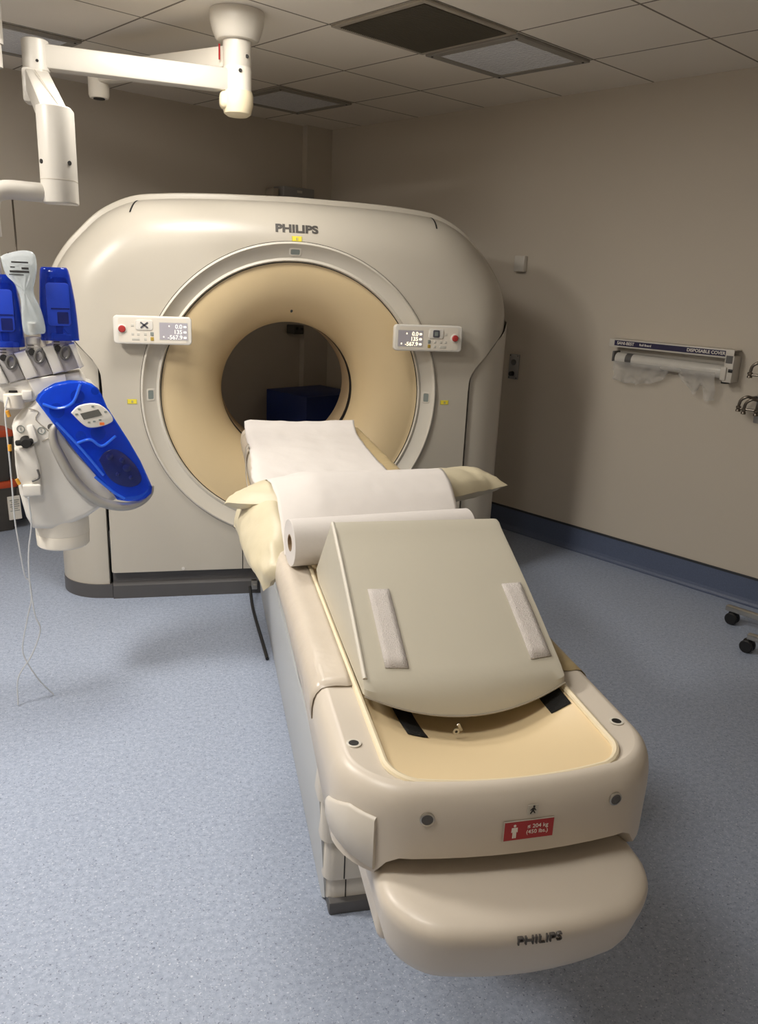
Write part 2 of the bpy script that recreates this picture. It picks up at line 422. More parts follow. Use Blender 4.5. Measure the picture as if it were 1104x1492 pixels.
right_half = catmull([(a, b, 0) for a, b in SEAM], 8)
bnd = [(0, .142), (.923, .142)]+[(p.x, p.y) for p in right_half]+in_upper(OD)
bnd = bnd+[(-p.x, p.y) for p in right_half[::-1]]+[(-.923, .142), (0, .142)]
BND = resample(bnd, .016)
C2 = np.array([0, CZ]); NL = 22; rows = []
for k in range(NL+1):
    row = []
    for p in BND:
        d = p-C2; L = np.linalg.norm(d); r = .744+(L-.744)*(k/NL)
        row.append(front_pt(C2+d/L*r)[0])
    rows.append(row)
fc = MB(); fc.grid(rows); fc.build('front_cover', MT['gantry'], gantry, angle=60)
gk = MB(); ra = []; rb_ = []
for p in BND:
    a, n = front_pt(p); ra.append(a-n*.0005); rb_.append(a-n*.05+Vector((0, .02, 0)))
gk.grid([ra, rb_]); gk.build('seam_gap_shade', MT['seam'], gantry)  # dark strip along the cover edge, painted as shade in the gap
# rear cover: a band round the outline plus the back face
rc = MB(); up = np.array([p for p in resample(OUT, .02) if p[1] > 1.40])
lo_r = np.array([[1.195, 1.38]]); 
rings = []
for off, y in ((-.07, .272), (-.008, .272), (-.002, .275), (0, .283), (0, .87), (-.03, .90)):
    Pq = offset_poly(up, off); rings.append([Vector((q[0], y, q[1])) for q in Pq])
rc.grid(rings)
OB = resample(np.concatenate([[(0, .072), (1.195, .072)], OUT[(OUT[:, 1] > .1)], [(-1.195, .072), (0, .072)]]), .03)
rr_ = []
for k in range(3):
    rr_.append([Vector(((C2+(p-C2)/np.linalg.norm(p-C2)*(.5+(np.linalg.norm(p-C2)-.02-.5)*k/2))[0], .90, (C2+(p-C2)/np.linalg.norm(p-C2)*(.5+(np.linalg.norm(p-C2)-.02-.5)*k/2))[1])) for p in OB])
rc.grid(rr_); rc.build('rear_cover', MT['gantry2'], gantry, angle=50)
# side covers
sz = np.array(SEAM)
def seam_z(xp): return float(np.interp(xp, sz[2:, 0], sz[2:, 1]))
for sgn in (1, -1):
    plan = [(.937, .07), (.937, .030), (.940, .024)]
    plan += [(.965, .022)]
    for k in range(1, 17):
        a = R(90*k/16); plan.append((.965+.225*math.sin(a), .022+.225*(1-math.cos(a))))
    plan += [(1.19, y) for y in (.30, .45, .6, .75, .88)]
    cols = []
    for x, y in plan:
        if y > .24: zt = 1.47
        else:
            st = min(1, max(0, (x-.93)/.23)); xp = .93+.23*math.asin(st)
            zt = seam_z(max(xp, .948))-.006
        cols.append([Vector((sgn*x, y, .072+(zt-.072)*k/24)) for k in range(25)])
    sc = MB(); sc.grid(cols); sc.build('side_cover', MT['gantry2'], gantry, angle=50)
    sk = MB(); off = .004
    pl = [(.925, .06), (.925, .010)]+[(x, y-.012+off) for x, y in plan[3:-1]]+[(1.194, .89)]
    sk.grid([[Vector((sgn*x, y, z)) for x, y in pl] for z in (0, .074)])
    sk.grid([[Vector((sgn*x, y, .074)) for x, y in pl], [Vector((sgn*(x-.03), y+.03, .074)) for x, y in pl]])
    sk.build('base_skirt', MT['plinth'], gantry)
# plinth under the front cover
pl = MB(); prof = [(.10, .150), (.035, .150), (.030, .085), (.012, .078), (.0, .070), (-.001, .0), (.10, 0)]
pl.loft([[(x, y, z) for y, z in prof] for x in (-.922, .922)]); pl.build('plinth', MT['plinth'], gantry, angle=25)
# ring, funnel, liner
MG = frame(Vector((0, 0, CZ)), Vector((1, 0, 0)), Vector((0, 0, 1)), Vector((0, 1, 0)))   # lathe axis = +y
rg = MB(); rg.lathe([(.744, .03), (.746, -.006), (.743, -.013), (.736, -.014), (.730, -.006), (.727, .0), (.672, .026), (.668, .022), (.660, .020), (.655, .028), (.652, .06)], MG, 160, cap=False)
rg.build('bore_ring', MT['ring'], gantry, angle=60, recalc=False)
gk = MB(); gk.lathe([(.7485, -.0008), (.7445, -.0008)], MG, 160, cap=False); gk.build('ring_seam', MT['seam'], gantry, recalc=False)
gk = MB(); gk.lathe([(.6535, .0275), (.6495, .0285)], MG, 160, cap=False); gk.build('funnel_seam', MT['seam'], gantry, recalc=False)
fu = MB(); prof = [(.652, .034)]
for k in range(0, 25):
    a = R(90-90*k/24); prof.append((.352+.294*(1-math.cos(a)), .300-.262*math.sin(a)))
fu.lathe(prof, MG, 160, cap=False); fu.build('bore_funnel', MT['cream'], gantry, angle=60, recalc=False)
gk = MB(); gk.lathe([(.352, .299), (.3535, .302), (.3535, .362), (.351, .365)], MG, 120, cap=False); gk.build('bore_window_ring', MT['black'], gantry, recalc=False)
ln = MB(); ln.lathe([(.351, .365), (.350, .60), (.36, .66), (.40, .76), (.46, .85), (.51, .901)], MG, 120, cap=False); ln.build('bore_liner', MT['liner'], gantry, angle=60, recalc=False)
# vertical seam in the lower front cover, small studs
for x in (-.26, .26):
    sm = MB(); sm.box((x, -.0006, .222), (.004, .002, .165)); sm.build('panel_seam', MT['seam'], gantry, smooth=False)
st = MB(); st.cyl((-.567, 0, .155), (-.567, -.004, .155), .008, 12); st.build('stud', MT['white'], gantry)
mic = MB(); q = R(62); mic.cyl((-.005, .110, CZ+.414), (-.005, .096, CZ+.418), .006, 12); mic.build('microphone_hole', MT['black'], gantry)
# short slots at the top corners
for x in (-.755, .745):
    sl = MB(); ra = []; rb2 = []
    for k in range(9):
        zt = 1.86+k*.022
        q = np.array([x*.985, 0]); 
        dz = k/8
        p2 = np.array([x-.02*(1-dz), 1.925+.20*dz])
        a, n = front_pt(p2, .0012); ra.append(a+Vector((-.004, 0, 0))); rb2.append(a+Vector((.004, 0, 0)))
    sl.grid([ra, rb2]); sl.build('cover_slot', MT['seam'], gantry)
# lettering
def surf_frame(x, z, lift=0.001):
    # find the unrolled point whose world (x, z) is the one wanted
    zz = z
    for _ in range(30):
        p, n = front_pt((x, zz), lift); zz += (z-p.z)*.9
    ex = Vector((1, 0, 0)); ez = n; ey = ez.cross(ex).normalized(); ex = ey.cross(ez)
    return frame(p, ex, ey, ez)
v, f = text_mb('PHILIPS', .0525, .0006, .0024, sx=1.0)
wd = max(p.x for p in v)-min(p.x for p in v); k = .206/wd
lt = MB(); lt.add([Vector((p.x*k, p.y, p.z)) for p in v], f, surf_frame(.006, 1.864)); lt.build('brand_lettering', MT['letters'], gantry, smooth=False)
def yellow_sticker(x, z, w, h):
    M = surf_frame(x, z, .0006)
    s_ = MB(); s_.box((0, 0, 0), (w, h, .001), M); o = s_.build('warning_sticker', MT['yellow'], gantry, smooth=False)
    t_ = MB()
    for dx in (-.46, .46): t_.box((dx*w, 0, .0006), (w*.04, h*.9, .0006), M)
    t_.box((-.02*w, 0, .0006), (w*.08, h*.5, .0006), M); t_.box((.1*w, .0, .0006), (w*.05, h*.5, .0006), M); t_.box((0, -.42*h, .0006), (w*.9, h*.07, .0006), M)
    t_.build('sticker_print', MT['greybtn'], o, smooth=False)
yellow_sticker(.006, 1.818, .052, .027); yellow_sticker(-.787, 1.027, .047, .024); yellow_sticker(.797, 1.037, .047, .024)
def laser_window(ang):
    c, s_ = math.cos(ang), math.sin(ang)
    er = Vector((c, 0, s_)); tilt = R(24)
    n = (Vector((0, -1, 0))*math.cos(tilt)-er*math.sin(tilt)).normalized()
    o = Vector((0, .0135, CZ))+er*.699
    et = Vector((s_, 0, -c)) if abs(s_) > .5 else Vector((s_, 0, -c))
    M = frame(o, et.normalized(), n.cross(et).normalized(), n)
    fr = MB()
    outer = rrect(.030, .020, .010); mid = rrect(.026, .017, .008); inn = rrect(.022, .0135, .007); dp = rrect(.020, .012, .006)
    rings = [[(x, y, z) for x, y in P] for P, z in ((outer, -.004), (outer, .0015), (mid, .003), (inn, .002), (dp, -.016))]
    fr.loft(rings, M, cap=False); w = fr.build('laser_window', MT['ring'], gantry, recalc=False, angle=40)
    bk = MB(); bk.prism(rrect(.0215, .0132, .006), .0004, .0018, M); bk.build('recess_shade', MT['greybtn'], w)  # grey plate stands in for the shade inside the window recess
for a in (90, 180, 0): laser_window(R(a))
# control panels
def console(cx, cz, flip):
    M = frame(Vector((cx, -.072, cz)), Vector((1, 0, 0)), Vector((0, 0, 1)), Vector((0, -1, 0)))
    root_ = gantry
    bd = MB(); bd.prism(rrect(.178, .065, .018), -.038, .0, M, .006); p = bd.build('control_panel', MT['white'], root_)
    sk = MB(); sk.box((0, 0, -.055), (.20, .08, .04), M, .004); sk.build('panel_mount', MT['warmwhite'], p)
    s_ = 1 if not flip else -1
    def sub(nm, mb, m): return mb.build(nm, m, p, smooth=True)
    q = MB(); q.prism(rrect(.155, .056, .012), -.001, .0008, M); sub('panel_face', q, MT['warmwhite'])
    scx = .095*s_
    q = MB(); q.prism(rrect(.067, .041, .004), 0, .0016, M); 
    Ms = M @ Matrix.Translation((scx, -.002, 0))
    q = MB(); q.prism(rrect(.067, .042, .004), 0, .0014, Ms); sub('screen_bezel', q, MT['palebtn'])
    q = MB(); q.prism(rrect(.064, .039, .003), 0, .0020, Ms); sub('screen', q, MT['screen'])
    dm = MT['digit'] if flip else MT['digitdim']
    for txt, ty in (('0.0', .022), ('135', -.003), ('-567.9', -.028)):
        q = MB(); v, f = text_mb(txt, .027, .0003, .0004, 'RIGHT'); q.add(v, f, Ms @ Matrix.Translation((.040, ty, .0024)))
        sub('screen_digits', q, dm)
        q = MB(); q.prism(rrect(.007, .005, .003), .002, .0027, Ms @ Matrix.Translation((.052, ty, 0))); sub('screen_symbol', q, dm)
    for dx, dy in ((-.020, .024), (-.046, -.026)):
        q = MB(); q.prism(rrect(.003, .004, .002), .002, .0027, Ms @ Matrix.Translation((dx, dy, 0))); sub('screen_symbol', q, dm)
    q = MB(); q.lathe([(.0215, 0), (.0215, .004), (.018, .006), (.0165, .006)], M @ Matrix.Translation((-.138*s_, .004, 0)), 28); sub('stop_ring', q, MT['white'])
    q = MB(); q.lathe([(.0165, .004), (.0165, .009), (.013, .013), (.004, .014)], M @ Matrix.Translation((-.138*s_, .004, 0)), 28); sub('stop_button', q, MT['red'])
    Mj = M @ Matrix.Translation((-.038*s_, .024, 0))
    q = MB(); q.prism(rrect(.039, .024, .011), 0, .004, Mj, .002); sub('joystick_pad', q, MT['white'])
    q = MB()
    if flip:
        q.prism(rrect(.017, .018, .006), .004, .006, Mj); sub('joystick', q, MT['darkbtn'])
        q = MB(); q.prism(rrect(.009, .010, .003), .006, .008, Mj); sub('joystick_cap', q, MT['greybtn'])
    else:
        for a in (38, -38): q.box((0, 0, .005), (.042, .007, .003), Mj @ Matrix.Rotation(R(a), 4, 'Z'))
        sub('joystick', q, MT['darkbtn'])
    for bx, by, w in ((-.091, .022, .012), (-.091, -.017, .011), (-.066, -.017, .011), (-.034, -.017, .012), (-.078, -.040, .034), (-.034, -.040, .012)):
        q = MB(); q.prism(rrect(w/2, .0055, .002), 0, .0022, M @ Matrix.Translation((bx*s_, by, 0)), .0006); sub('key', q, MT['palebtn'])
        q = MB(); q.box((bx*s_, by-.006, .0008), (w, .0016, .001), M); sub('key_mark', q, MT['greybtn'])
    for by, m_ in ((-.016, 'greybtn'), (-.039, 'ambbtn')):
        q = MB(); q.prism(rrect(.0075, .0085, .002), 0, .0024, M @ Matrix.Translation((-.004*s_, by, 0)), .0006); sub('key', q, MT[m_])
console(-.6745, 1.3745, False); console(.670, 1.3725, True)

# ================================================================== PATIENT TABLE
table = thing('patient_table', 'long off-white scanner table with cream concave top and red weight label', 'patient table', (0, -1.6, 0))
YF = -3.062; YB = -.20; HX = .275
def outline(ins=0.0, n=9, bulge=.036, rc=.105, yb=YB, yf=YF, hx=HX):
    """closed plan outline, front corners round, front edge bulging towards the viewer"""
    pts = []
    h = hx-ins; r = max(.02, rc-ins); f = yf+ins; bk = yb-ins*.3
    for i in range(7): pts.append((h, bk+(f+r-bk)*i/6))
    for k in range(1, n+1):
        a = R(90*k/n); pts.append((h-r+r*math.cos(a), f+r-r*math.sin(a)))
    m = 8
    for i in range(1, m): pts.append(((h-r)*(1-2*i/m), f))
    pts += [(-x, y) for x, y in pts[:7+n][::-1]]
    out = []
    for x, y in pts:
        w = max(0, 1-(x/(h+1e-6))**2); t = max(0, min(1, (-(y)+f+.35)/.35)) if y < f+.35 else 0
        out.append((x, y-bulge*w*t))
    return out
def smooth01(t): t = max(0, min(1, t)); return t*t*(3-2*t)
def zbot(x, y):
    if y < -2.7: return .765+(.803-.765)*smooth01((.225-abs(x))/.03)
    return .765
fb = MB(); rings = []
CR_ = outline(.066)
O0 = outline(0)
for ins, z in ((.06, None), (.012, None), (-.001, 'b')):
    ring = []
    for (x, y), (x0, y0) in zip(outline(ins), O0):
        zb = zbot(x0, y0); tp = .036*smooth01((y0+2.98)/.22)
        x = x-math.copysign(min(tp, abs(x)), x) if abs(x) > .1 else x
        ring.append((x, y, zb if z is None else zb+.010))
    rings.append(ring)
for ins, z in ((-.003, .865), (-.002, .890), (.001, .906), (.006, .918), (.014, .927), (.022, .930), (.026, .930)):
    rings.append([(x, y, z) for x, y in outline(ins)])
fb.loft(rings, cap=False); fb.build('frame', MT['table'], table, angle=50)
# cradle
def cr_dip(x, y):
    k = .056*smooth01((y-(YF-.02))/.30)+.010
    return k*max(0, 1-(x/.196)**2)
def cr_rim(x, y): return .014*smooth01(((YF+.25)-y)/.25)*max(0, 1-(x/.2)**2)
cd = MB(); rows = []; 
def cr_hx(y):
    r = .05; yf = YF+.030
    if y > yf+r: return .198
    t = (yf+r-y)/r; return .198-r*(1-math.sqrt(max(0, 1-t*t)))
ys = [YB-.02, -.6, -1, -1.4, -1.8, -2.2, -2.5]+[-2.6-.02*i for i in range(17)]+[-2.935-.009*i for i in range(11)]
ys = [y for y in ys if y > YF+.033]+[YF+.0310]
for y in ys:
    h = cr_hx(y); row = []
    for j in range(25):
        t = -1+2*j/24; x = h*t
        yy = y-.033*max(0, 1-(x/.275)**2)*smooth01((YF+.35-y)/.35)
        z = .9265-cr_dip(x, yy); row.append((x, yy, z))
    rows.append(row)
cd.grid(rows); cradle = cd.build('cradle', MT['cradle'], table, angle=60)
rim = MB(); path = []
edge = [(rows[i][0]) for i in range(len(rows))]+[rows[-1][j] for j in range(1, 24)]+[rows[i][-1] for i in range(len(rows)-1, -1, -1)]
rim.tube([(x, y, z+.0025) for x, y, z in edge], .0062, 8, smooth=0); rim.build('cradle_rim', MT['cradlerim'], cradle)
# fill between rim and cradle edge at the foot
fl = MB(); inner = outline(.026); fr_row = [p for p in inner if p[1] < YF+.3]
def near_edge(p):
    return min(edge, key=lambda e: (e[0]-p[0])**2+(e[1]-p[1])**2)
fl.grid([[(x, y, .930) for x, y in inner], [near_edge(p) for p in inner]]); fl.build('rim_top', MT['table'], table, angle=60)
# rim holes and screws
for x in (-.240, .240):
    h = MB(); h.lathe([(.0125, 0), (.0125, .0015), (.009, .002), (.008, .001)], Matrix.Translation((x*.985, -2.94, .9295)), 24, cap=False); o = h.build('rim_socket', MT['ring'], table)
    h = MB(); h.lathe([(.0085, 0), (.0085, .0012)], Matrix.Translation((x*.985, -2.94, .9298)), 20); h.build('socket_hole', MT['black'], o)
def front_y(x): return min(p[1] for p in O0 if abs(p[0]-x) < .03)
def fy(x):
    P = sorted([p for p in O0 if p[1] < YF+.12], key=lambda p: p[0]); return float(np.interp(x, [p[0] for p in P], [p[1] for p in P]))
def front_frame(x, z, lift=0):
    e = .01; d = Vector((2*e, fy(x+e)-fy(x-e), 0)).normalized(); n = Vector((d.y, -d.x, 0))
    return frame(Vector((x, fy(x), z))+n*(lift+.0032), d, ZUP, n)
for x in (-.150, .160):
    M = front_frame(x, .886); h = MB(); h.lathe([(.0115, -.001), (.0115, .0015), (.009, .0022)], M, 22, cap=False); o = h.build('screw', MT['metal'], table)
    h = MB(); h.lathe([(.009, 0), (.009, .0016)], M, 18); h.box((.002, .001, .0018), (.006, .002, .001), M); h.build('screw_head', MT['knobgrey'], o)
# stickers
M = front_frame(.011, .8575, .0006)
q = MB(); q.prism([(-.041, -.0165), (.041, -.0165), (.041, .0165), (-.041, .0165)], 0, .0008, M); lab = q.build('weight_label', MT['labelred'], table, smooth=False)
q = MB(); Mp = M @ Matrix.Translation((-.024, 0, .0009))
q.prism(rrect(.0022, .0022, .0022, 4, 0, .0095), 0, .0004, Mp)
q.prism([(-.0048, .006), (.0048, .006), (.0052, -.002), (.0036, -.002), (.0032, .002), (.0030, -.0125), (.0004, -.0125), (0, -.003), (-.0004, -.0125), (-.0030, -.0125), (-.0032, .002), (-.0036, -.002), (-.0052, -.002)], 0, .0004, Mp)
for txt, ty in (('\u2264 204 kg', .0055), ('(450 lbs.)', -.0045)):
    v, f = text_mb(txt, .0098, .0002); q.add(v, f, M @ Matrix.Translation((.014, ty, .0011)))
q.build('label_print', MT['labelwhite'], lab, smooth=False)
q = MB()
for sx, sy, a, b_ in ((0, 1, .084, .0012), (0, -1, .084, .0012), (1, 0, .0012, .035), (-1, 0, .0012, .035)): q.box((sx*.0415, sy*.017, .0004), (a, b_, .0008), M)
q.build('label_border', MT['labelgrey'], lab, smooth=False)
M = front_frame(.0145, .8925, .0006)
q = MB(); q.prism(rrect(.0088, .0088, .001), 0, .0008, M); lab = q.build('figure_sticker', MT['labelgrey'], table, smooth=False)
q = MB(); Mp = M @ Matrix.Translation((0, 0, .0009)); q.prism(rrect(.0018, .0018, .0018, 4, .001, .0062), 0, .0004, Mp)
q.prism([(-.001, .004), (.002, .0042), (.0052, -.0005), (.0042, -.0018), (.0022, .0005), (.0016, -.0012), (.0042, -.0058), (.0028, -.0066), (-.0002, -.0028), (-.0036, -.0072), (-.0050, -.0062), (-.0018, -.0005), (-.0032, -.0002), (-.0046, -.0012), (-.0052, 0)], 0, .0004, Mp)
q.build('sticker_print', MT['print'], lab, smooth=False)
# grey side plate following the left front corner
P = [p for p in outline(-.008) if p[0] < -.212 and p[1] < -2.965]
P = sorted(P, key=lambda p: (-p[1], p[0]))
P = [(-HX-.008, -2.948), (-HX-.008, -2.955)]+P
Pf = catmull([(x, y, 0) for x, y in P], 4)
tt = np.cumsum([0]+[(Pf[i+1]-Pf[i]).length for i in range(len(Pf)-1)]); tt = tt/tt[-1]
plt = MB(); rg_ = []
for p, t in zip(Pf, tt):
    a = .836+.046*min(1, t*1.6)**.8-.004*t; b_ = .806-.022*t
    inn = Vector((p.x*.955, p.y+.010, 0)); ex = (Vector((p.x, p.y, 0))-inn).normalized()*.004
    rg_.append([(inn.x, inn.y, b_+.003), (p.x-ex.x, p.y-ex.y, b_), (p.x, p.y, b_+.004), (p.x, p.y, a-.004), (p.x-ex.x, p.y-ex.y, a), (inn.x, inn.y, a)])
plt.loft(rg_); plt.build('side_plate', MT['plate'], table, angle=50)
# nose under the foot end
def nose_out(ins, back=-2.72, f=-3.176, hx=.222):
    return outline(ins, bulge=.038, rc=.085, yb=back, yf=f, hx=hx)
ns = MB(); rings = []
for ins, z, dy in ((.10, .664, .05), (.045, .666, .03), (.028, .671, .020), (.018, .682, .014), (.012, .705, .008), (.003, .760, 0), (.001, .776, 0), (.005, .786, 0), (.014, .793, 0), (.03, .797, 0), (.08, .798, 0)):
    rings.append([(x, y+dy*smooth01((-2.75-y)/.3), z-.018) for x, y in nose_out(ins)])
ns.loft(rings); nose = ns.build('foot_cover', MT['table'], table, angle=50)
v, f = text_mb('PHILIPS', .0185, .0024, .0); wd = max(p.x for p in v)-min(p.x for p in v); k = .068/wd
def nfy(x):
    P = sorted([p for p in nose_out(0) if p[1] < -3.06], key=lambda p: p[0]); return float(np.interp(x, [p[0] for p in P], [p[1] for p in P]))
q = MB(); q.add([Vector((-.008+p.x*k, nfy(-.008+p.x*k)-p.z+.0005, .758+p.y)) for p in v], f); q.build('brand_lettering', MT['letters'], nose, smooth=False)
# underframe, pedestal
q = MB(); q.box((0, -1.40, .63), (.37, 2.1, .272), bev=.01); q.build('carriage', MT['tablegrey'], table)
q = MB(); q.box((0, -2.745, .690), (.412, .60, .150), bev=.018, seg=3); q.build('foot_bracket', MT['table'], table)
lip = MB()
for sgn in (-1, 1):
    lip.loft([[(sgn*.232, y, .772), (sgn*.238, y, .748), (sgn*.222, y, .744), (sgn*.17, y, .755)] for y in (-.3, -2.66)])
lip.build('lower_lip', MT['table'], table)
SH = [(.194, -2.335, .365, .4985), (.183, -2.322, .235, .372), (.172, -2.310, .105, .242), (.165, -2.300, .034, .112)]
for hx, yf, z0, z1 in SH:
    q = MB(); pf = [(x, y) for x, y in outline(0, bulge=.0, rc=.030, yb=-.03, yf=yf, hx=hx)]
    q.loft([[(x, y, z0) for x, y in pf], [(x, y, z1-.006) for x, y in pf], [(x*.97, y+.006 if y < -1 else y, z1) for x, y in pf]]); o = q.build('pedestal_shroud', MT['shroud'], table, angle=50)
    for xs in (-hx+.055, ):
        q = MB(); q.box((xs, yf-.0006, (z0+z1)/2-.004), (.0028, .002, z1-z0-.014)); q.build('shroud_seam', MT['seam'], o, smooth=False)
q = MB(); q.box((0, -1.18, .02), (.315, 2.28, .04), bev=.006); q.build('pedestal_base', MT['plinth'], table)
for sgn in (-1, 1):
    q = MB()
    q.loft([[(sgn*.166, y, .002), (sgn*.187, y, .25), (sgn*.2025, y, .492), (sgn*.2000, y, .5015), (sgn*.150, y, .5015), (sgn*.150, y, .002)] for y in (-.03, -2.25)]+[[(sgn*.164, -2.285, .030), (sgn*.180, -2.29, .25), (sgn*.196, -2.295, .492), (sgn*.194, -2.295, .500), (sgn*.150, -2.29, .5005), (sgn*.150, -2.28, .03)]])
    q.build('side_panel', MT['tablegrey'], table, angle=30)
# black velcro strips stuck to the cradle
for x0, y0, y1, skew in ((-.1150, -2.70, -2.872, .008), (.1740, -2.70, -2.858, -.004)):
    rows_ = []
    for i in range(9):
        y = y0+(y1-y0)*i/8; row = []
        for j in range(5):
            x = x0-.0185+.037*j/4+skew*i/8
            row.append((x, y, .9265-cr_dip(x, y)+.0022))
        rows_.append(row)
    q = MB(); q.grid(rows_); q.build('velcro_strip', MT['velcro'], table, thick=.002)
# restraint straps at the head end
for pts, w in (([(-.268, -.66, .955), (-.281, -.67, .93), (-.283, -.72, .84), (-.281, -.80, .80)], .05), ([(-.268, -1.22, .93), (-.284, -1.22, .90), (-.288, -1.24, .83)], .045)):
    P = catmull(pts, 6); q = MB(); q.grid([[p+Vector((0, -w*t, 0)) for p in P] for t in (0, .5, 1)]); q.build('strap', MT['strap'], table, thick=.003)

# cable and rail beside the pedestal at the scanner end
q = MB(); q.tube([(-.225, -.06, .06), (-.222, -.20, .010), (-.215, -.40, .009), (-.205, -.60, .009), (-.196, -.8, .009)], .008, 8)
tag(q.build('cable', MT['black']), 'black cable on the floor along the foot of the table pedestal', 'cable')
q = MB(); q.box((-.2, -.012, .055), (.03, .03, .05), bev=.003); q.box((-.198, -.03, .05), (.02, .01, .02), bev=.002)
q.build('dock_latch', MT['metal'], gantry)

# ================================================================== THINGS ON THE TABLE
# plastic sheet laid over the rims
def sheet_strip(sgn, y0, y1, hang):
    prof = [(.203, .9320), (.212, .9320), (.235, .9318), (.252, .9318), (.262, .9290), (.270, .9205), (.2762, .908), (.2790, .890), (.2795, .868)]
    rows_ = []; N = 60
    for i in range(N+1):
        y = y0+(y1-y0)*i/N; row = []
        hz = hang*(1+.35*nz(y, 1.3, sgn, 3.1))*(smooth01((y-y1)/.35)*.9+.1 if sgn < 0 else 1)
        lift = smooth01((y+1.40)/.15) if sgn > 0 else 0
        for x, z in prof: row.append((sgn*(x+.002*nz(x, y, z, 18)+lift*.030*smooth01((x-.22)/.05)), y, z+.0035*nz(x*3, y, sgn, 11)*(1 if .21 < x < .262 else .3)+lift*.016*smooth01((x-.215)/.04)))
        for k in range(1, 7):
            t = k/6; z = .868-hz*t
            row.append((sgn*(.2795-.030*t+.004*math.sin(y*21+k)*t+.006*nz(y, z, 3, 6)*t), y, z))
        rows_.append(row)
    return rows_
q = MB(); q.grid(sheet_strip(-1, -.30, -2.75, .12))
tag(q.build('plastic_sheet', MT['sheet'], thick=.0006), 'wrinkled whitish plastic sheet along the left rim of the scanner table', 'plastic sheet')
q = MB(); q.grid(sheet_strip(1, -.24, -2.75, .03))
tag(q.build('plastic_sheet', MT['tansheet'], thick=.0006), 'tan plastic sheet along the right rim of the scanner table', 'plastic sheet')

# positioning wedge
wedge = thing('wedge_cushion', 'grey vinyl wedge cushion with two white fastening strips on its slope', 'cushion', (0, -2.5, .93))
HXW = .194
def wsec(x):
    k = x/HXW
    dip = cr_dip(x*1.02, -2.6)
    zb = .934-dip+.002; zt = .934-.034*(1-k*k)
    A = (-2.402, 1.140); Bb = (-2.195, .955)
    Tt = (-2.795-.018*(1-k*k), .967-.004*(1-k*k)); Tb = (-2.815-.030*(1-k*k), .944-.038*(1-k*k))
    pts = [(Bb[0], Bb[1]), ]
    pts += [(Bb[0]+(A[0]-Bb[0])*t, Bb[1]+(A[1]-Bb[1])*t) for t in (.3, .6, .9)]
    pts += [(A[0]+.004, A[1]+.001), (A[0]-.012, A[1]-.001)]
    pts += [(A[0]+(Tt[0]-A[0])*t, A[1]+(Tt[1]-A[1])*t+.006*math.sin(PI*t)) for t in (.08, .2, .35, .5, .65, .8, .93)]
    pts += [Tt, (Tt[0]*.4+Tb[0]*.6-.006, Tt[1]*.5+Tb[1]*.5), Tb]
    pts += [(Tb[0]+.012, Tb[1]-.004), (-2.6, zb+.012*(1-k*k)), (-2.4, zb), (-2.23, zb)]
    return pts
q = MB(); rings = []
for x in [-HXW, -HXW+.003]+list(np.linspace(-HXW+.008, HXW-.008, 25))+[HXW-.003, HXW]:
    e = .004 if abs(x) > HXW-.002 else (.0012 if abs(x) > HXW-.006 else 0)
    sec = wsec(x*.995); cy = sum(p[0] for p in sec)/len(sec); cz_ = sum(p[1] for p in sec)/len(sec)
    rings.append([(x*(1.0+.03*smooth01((1.05-z)/.1)*.0), cy+(y-cy)*(1-e*3), cz_+(z-cz_)*(1-e*4)) for y, z in sec])
q.loft(rings); q.build('body', MT['wedge'], wedge, angle=40)
def slope_pt(x, t, lift=.002):
    A = Vector((x, -2.402, 1.140)); B = Vector((x, -2.795-.018*(1-(x/HXW)**2), .967-.004*(1-(x/HXW)**2)))
    n = (B-A).cross(Vector((1, 0, 0))).normalized(); n = n if n.z > 0 else -n
    return A+(B-A)*t+Vector((0, 0, .006*math.sin(PI*t)))+n*lift
for x0 in (-.1275, .158):
    rows_ = [[slope_pt(x0-.0215+.043*j/4, .495+.445*i/8) for j in range(5)] for i in range(9)]
    q = MB(); q.grid(rows_); q.build('fastening_strip', MT['velcrowhite'], wedge, thick=.003)
q = MB(); q.tube([(-HXW+.004, slope_pt(-HXW, t).y, slope_pt(-HXW, t).z-.001) for t in np.linspace(0, 1, 10)], .0042, 8); q.build('piping', MT['piping'], wedge)
q = MB(); fr_ = [(x, wsec(x*.995)[15][0]-.001, wsec(x*.995)[15][1]) for x in np.linspace(-HXW, HXW, 24)]
q.tube(fr_, .0018, 6, smooth=0); q.build('zipper', MT['strap'], wedge)
q = MB(); Mz = frame(Vector((-.022, -2.862, .898)), Vector((.8, -.5, .2)).normalized(), Vector((0, 0, 1)), Vector((.5, .8, 0)).normalized())
q.box((-.002, -.004, 0), (.006, .020, .0022), frame(Vector((-.026, -2.862, .898)), Vector((.85, 0, .5)).normalized(), Vector((-.45, -.2, .87)).normalized(), Vector((0, -1, 0))), .001)
q.lathe([(.0062, -.001), (.0062, .001)], frame(Vector((-.034, -2.866, .889)), Vector((1, 0, 0)), Vector((0, 0, 1)), Vector((0, -1, 0))), 16)
zp = q.build('zipper_pull', MT['metal'], wedge)
q = MB(); q.lathe([(.0026, .0008), (.0026, .0014)], frame(Vector((-.034, -2.866, .889)), Vector((1, 0, 0)), Vector((0, 0, 1)), Vector((0, -1, 0))), 12); q.build('pull_hole', MT['seam'], zp)

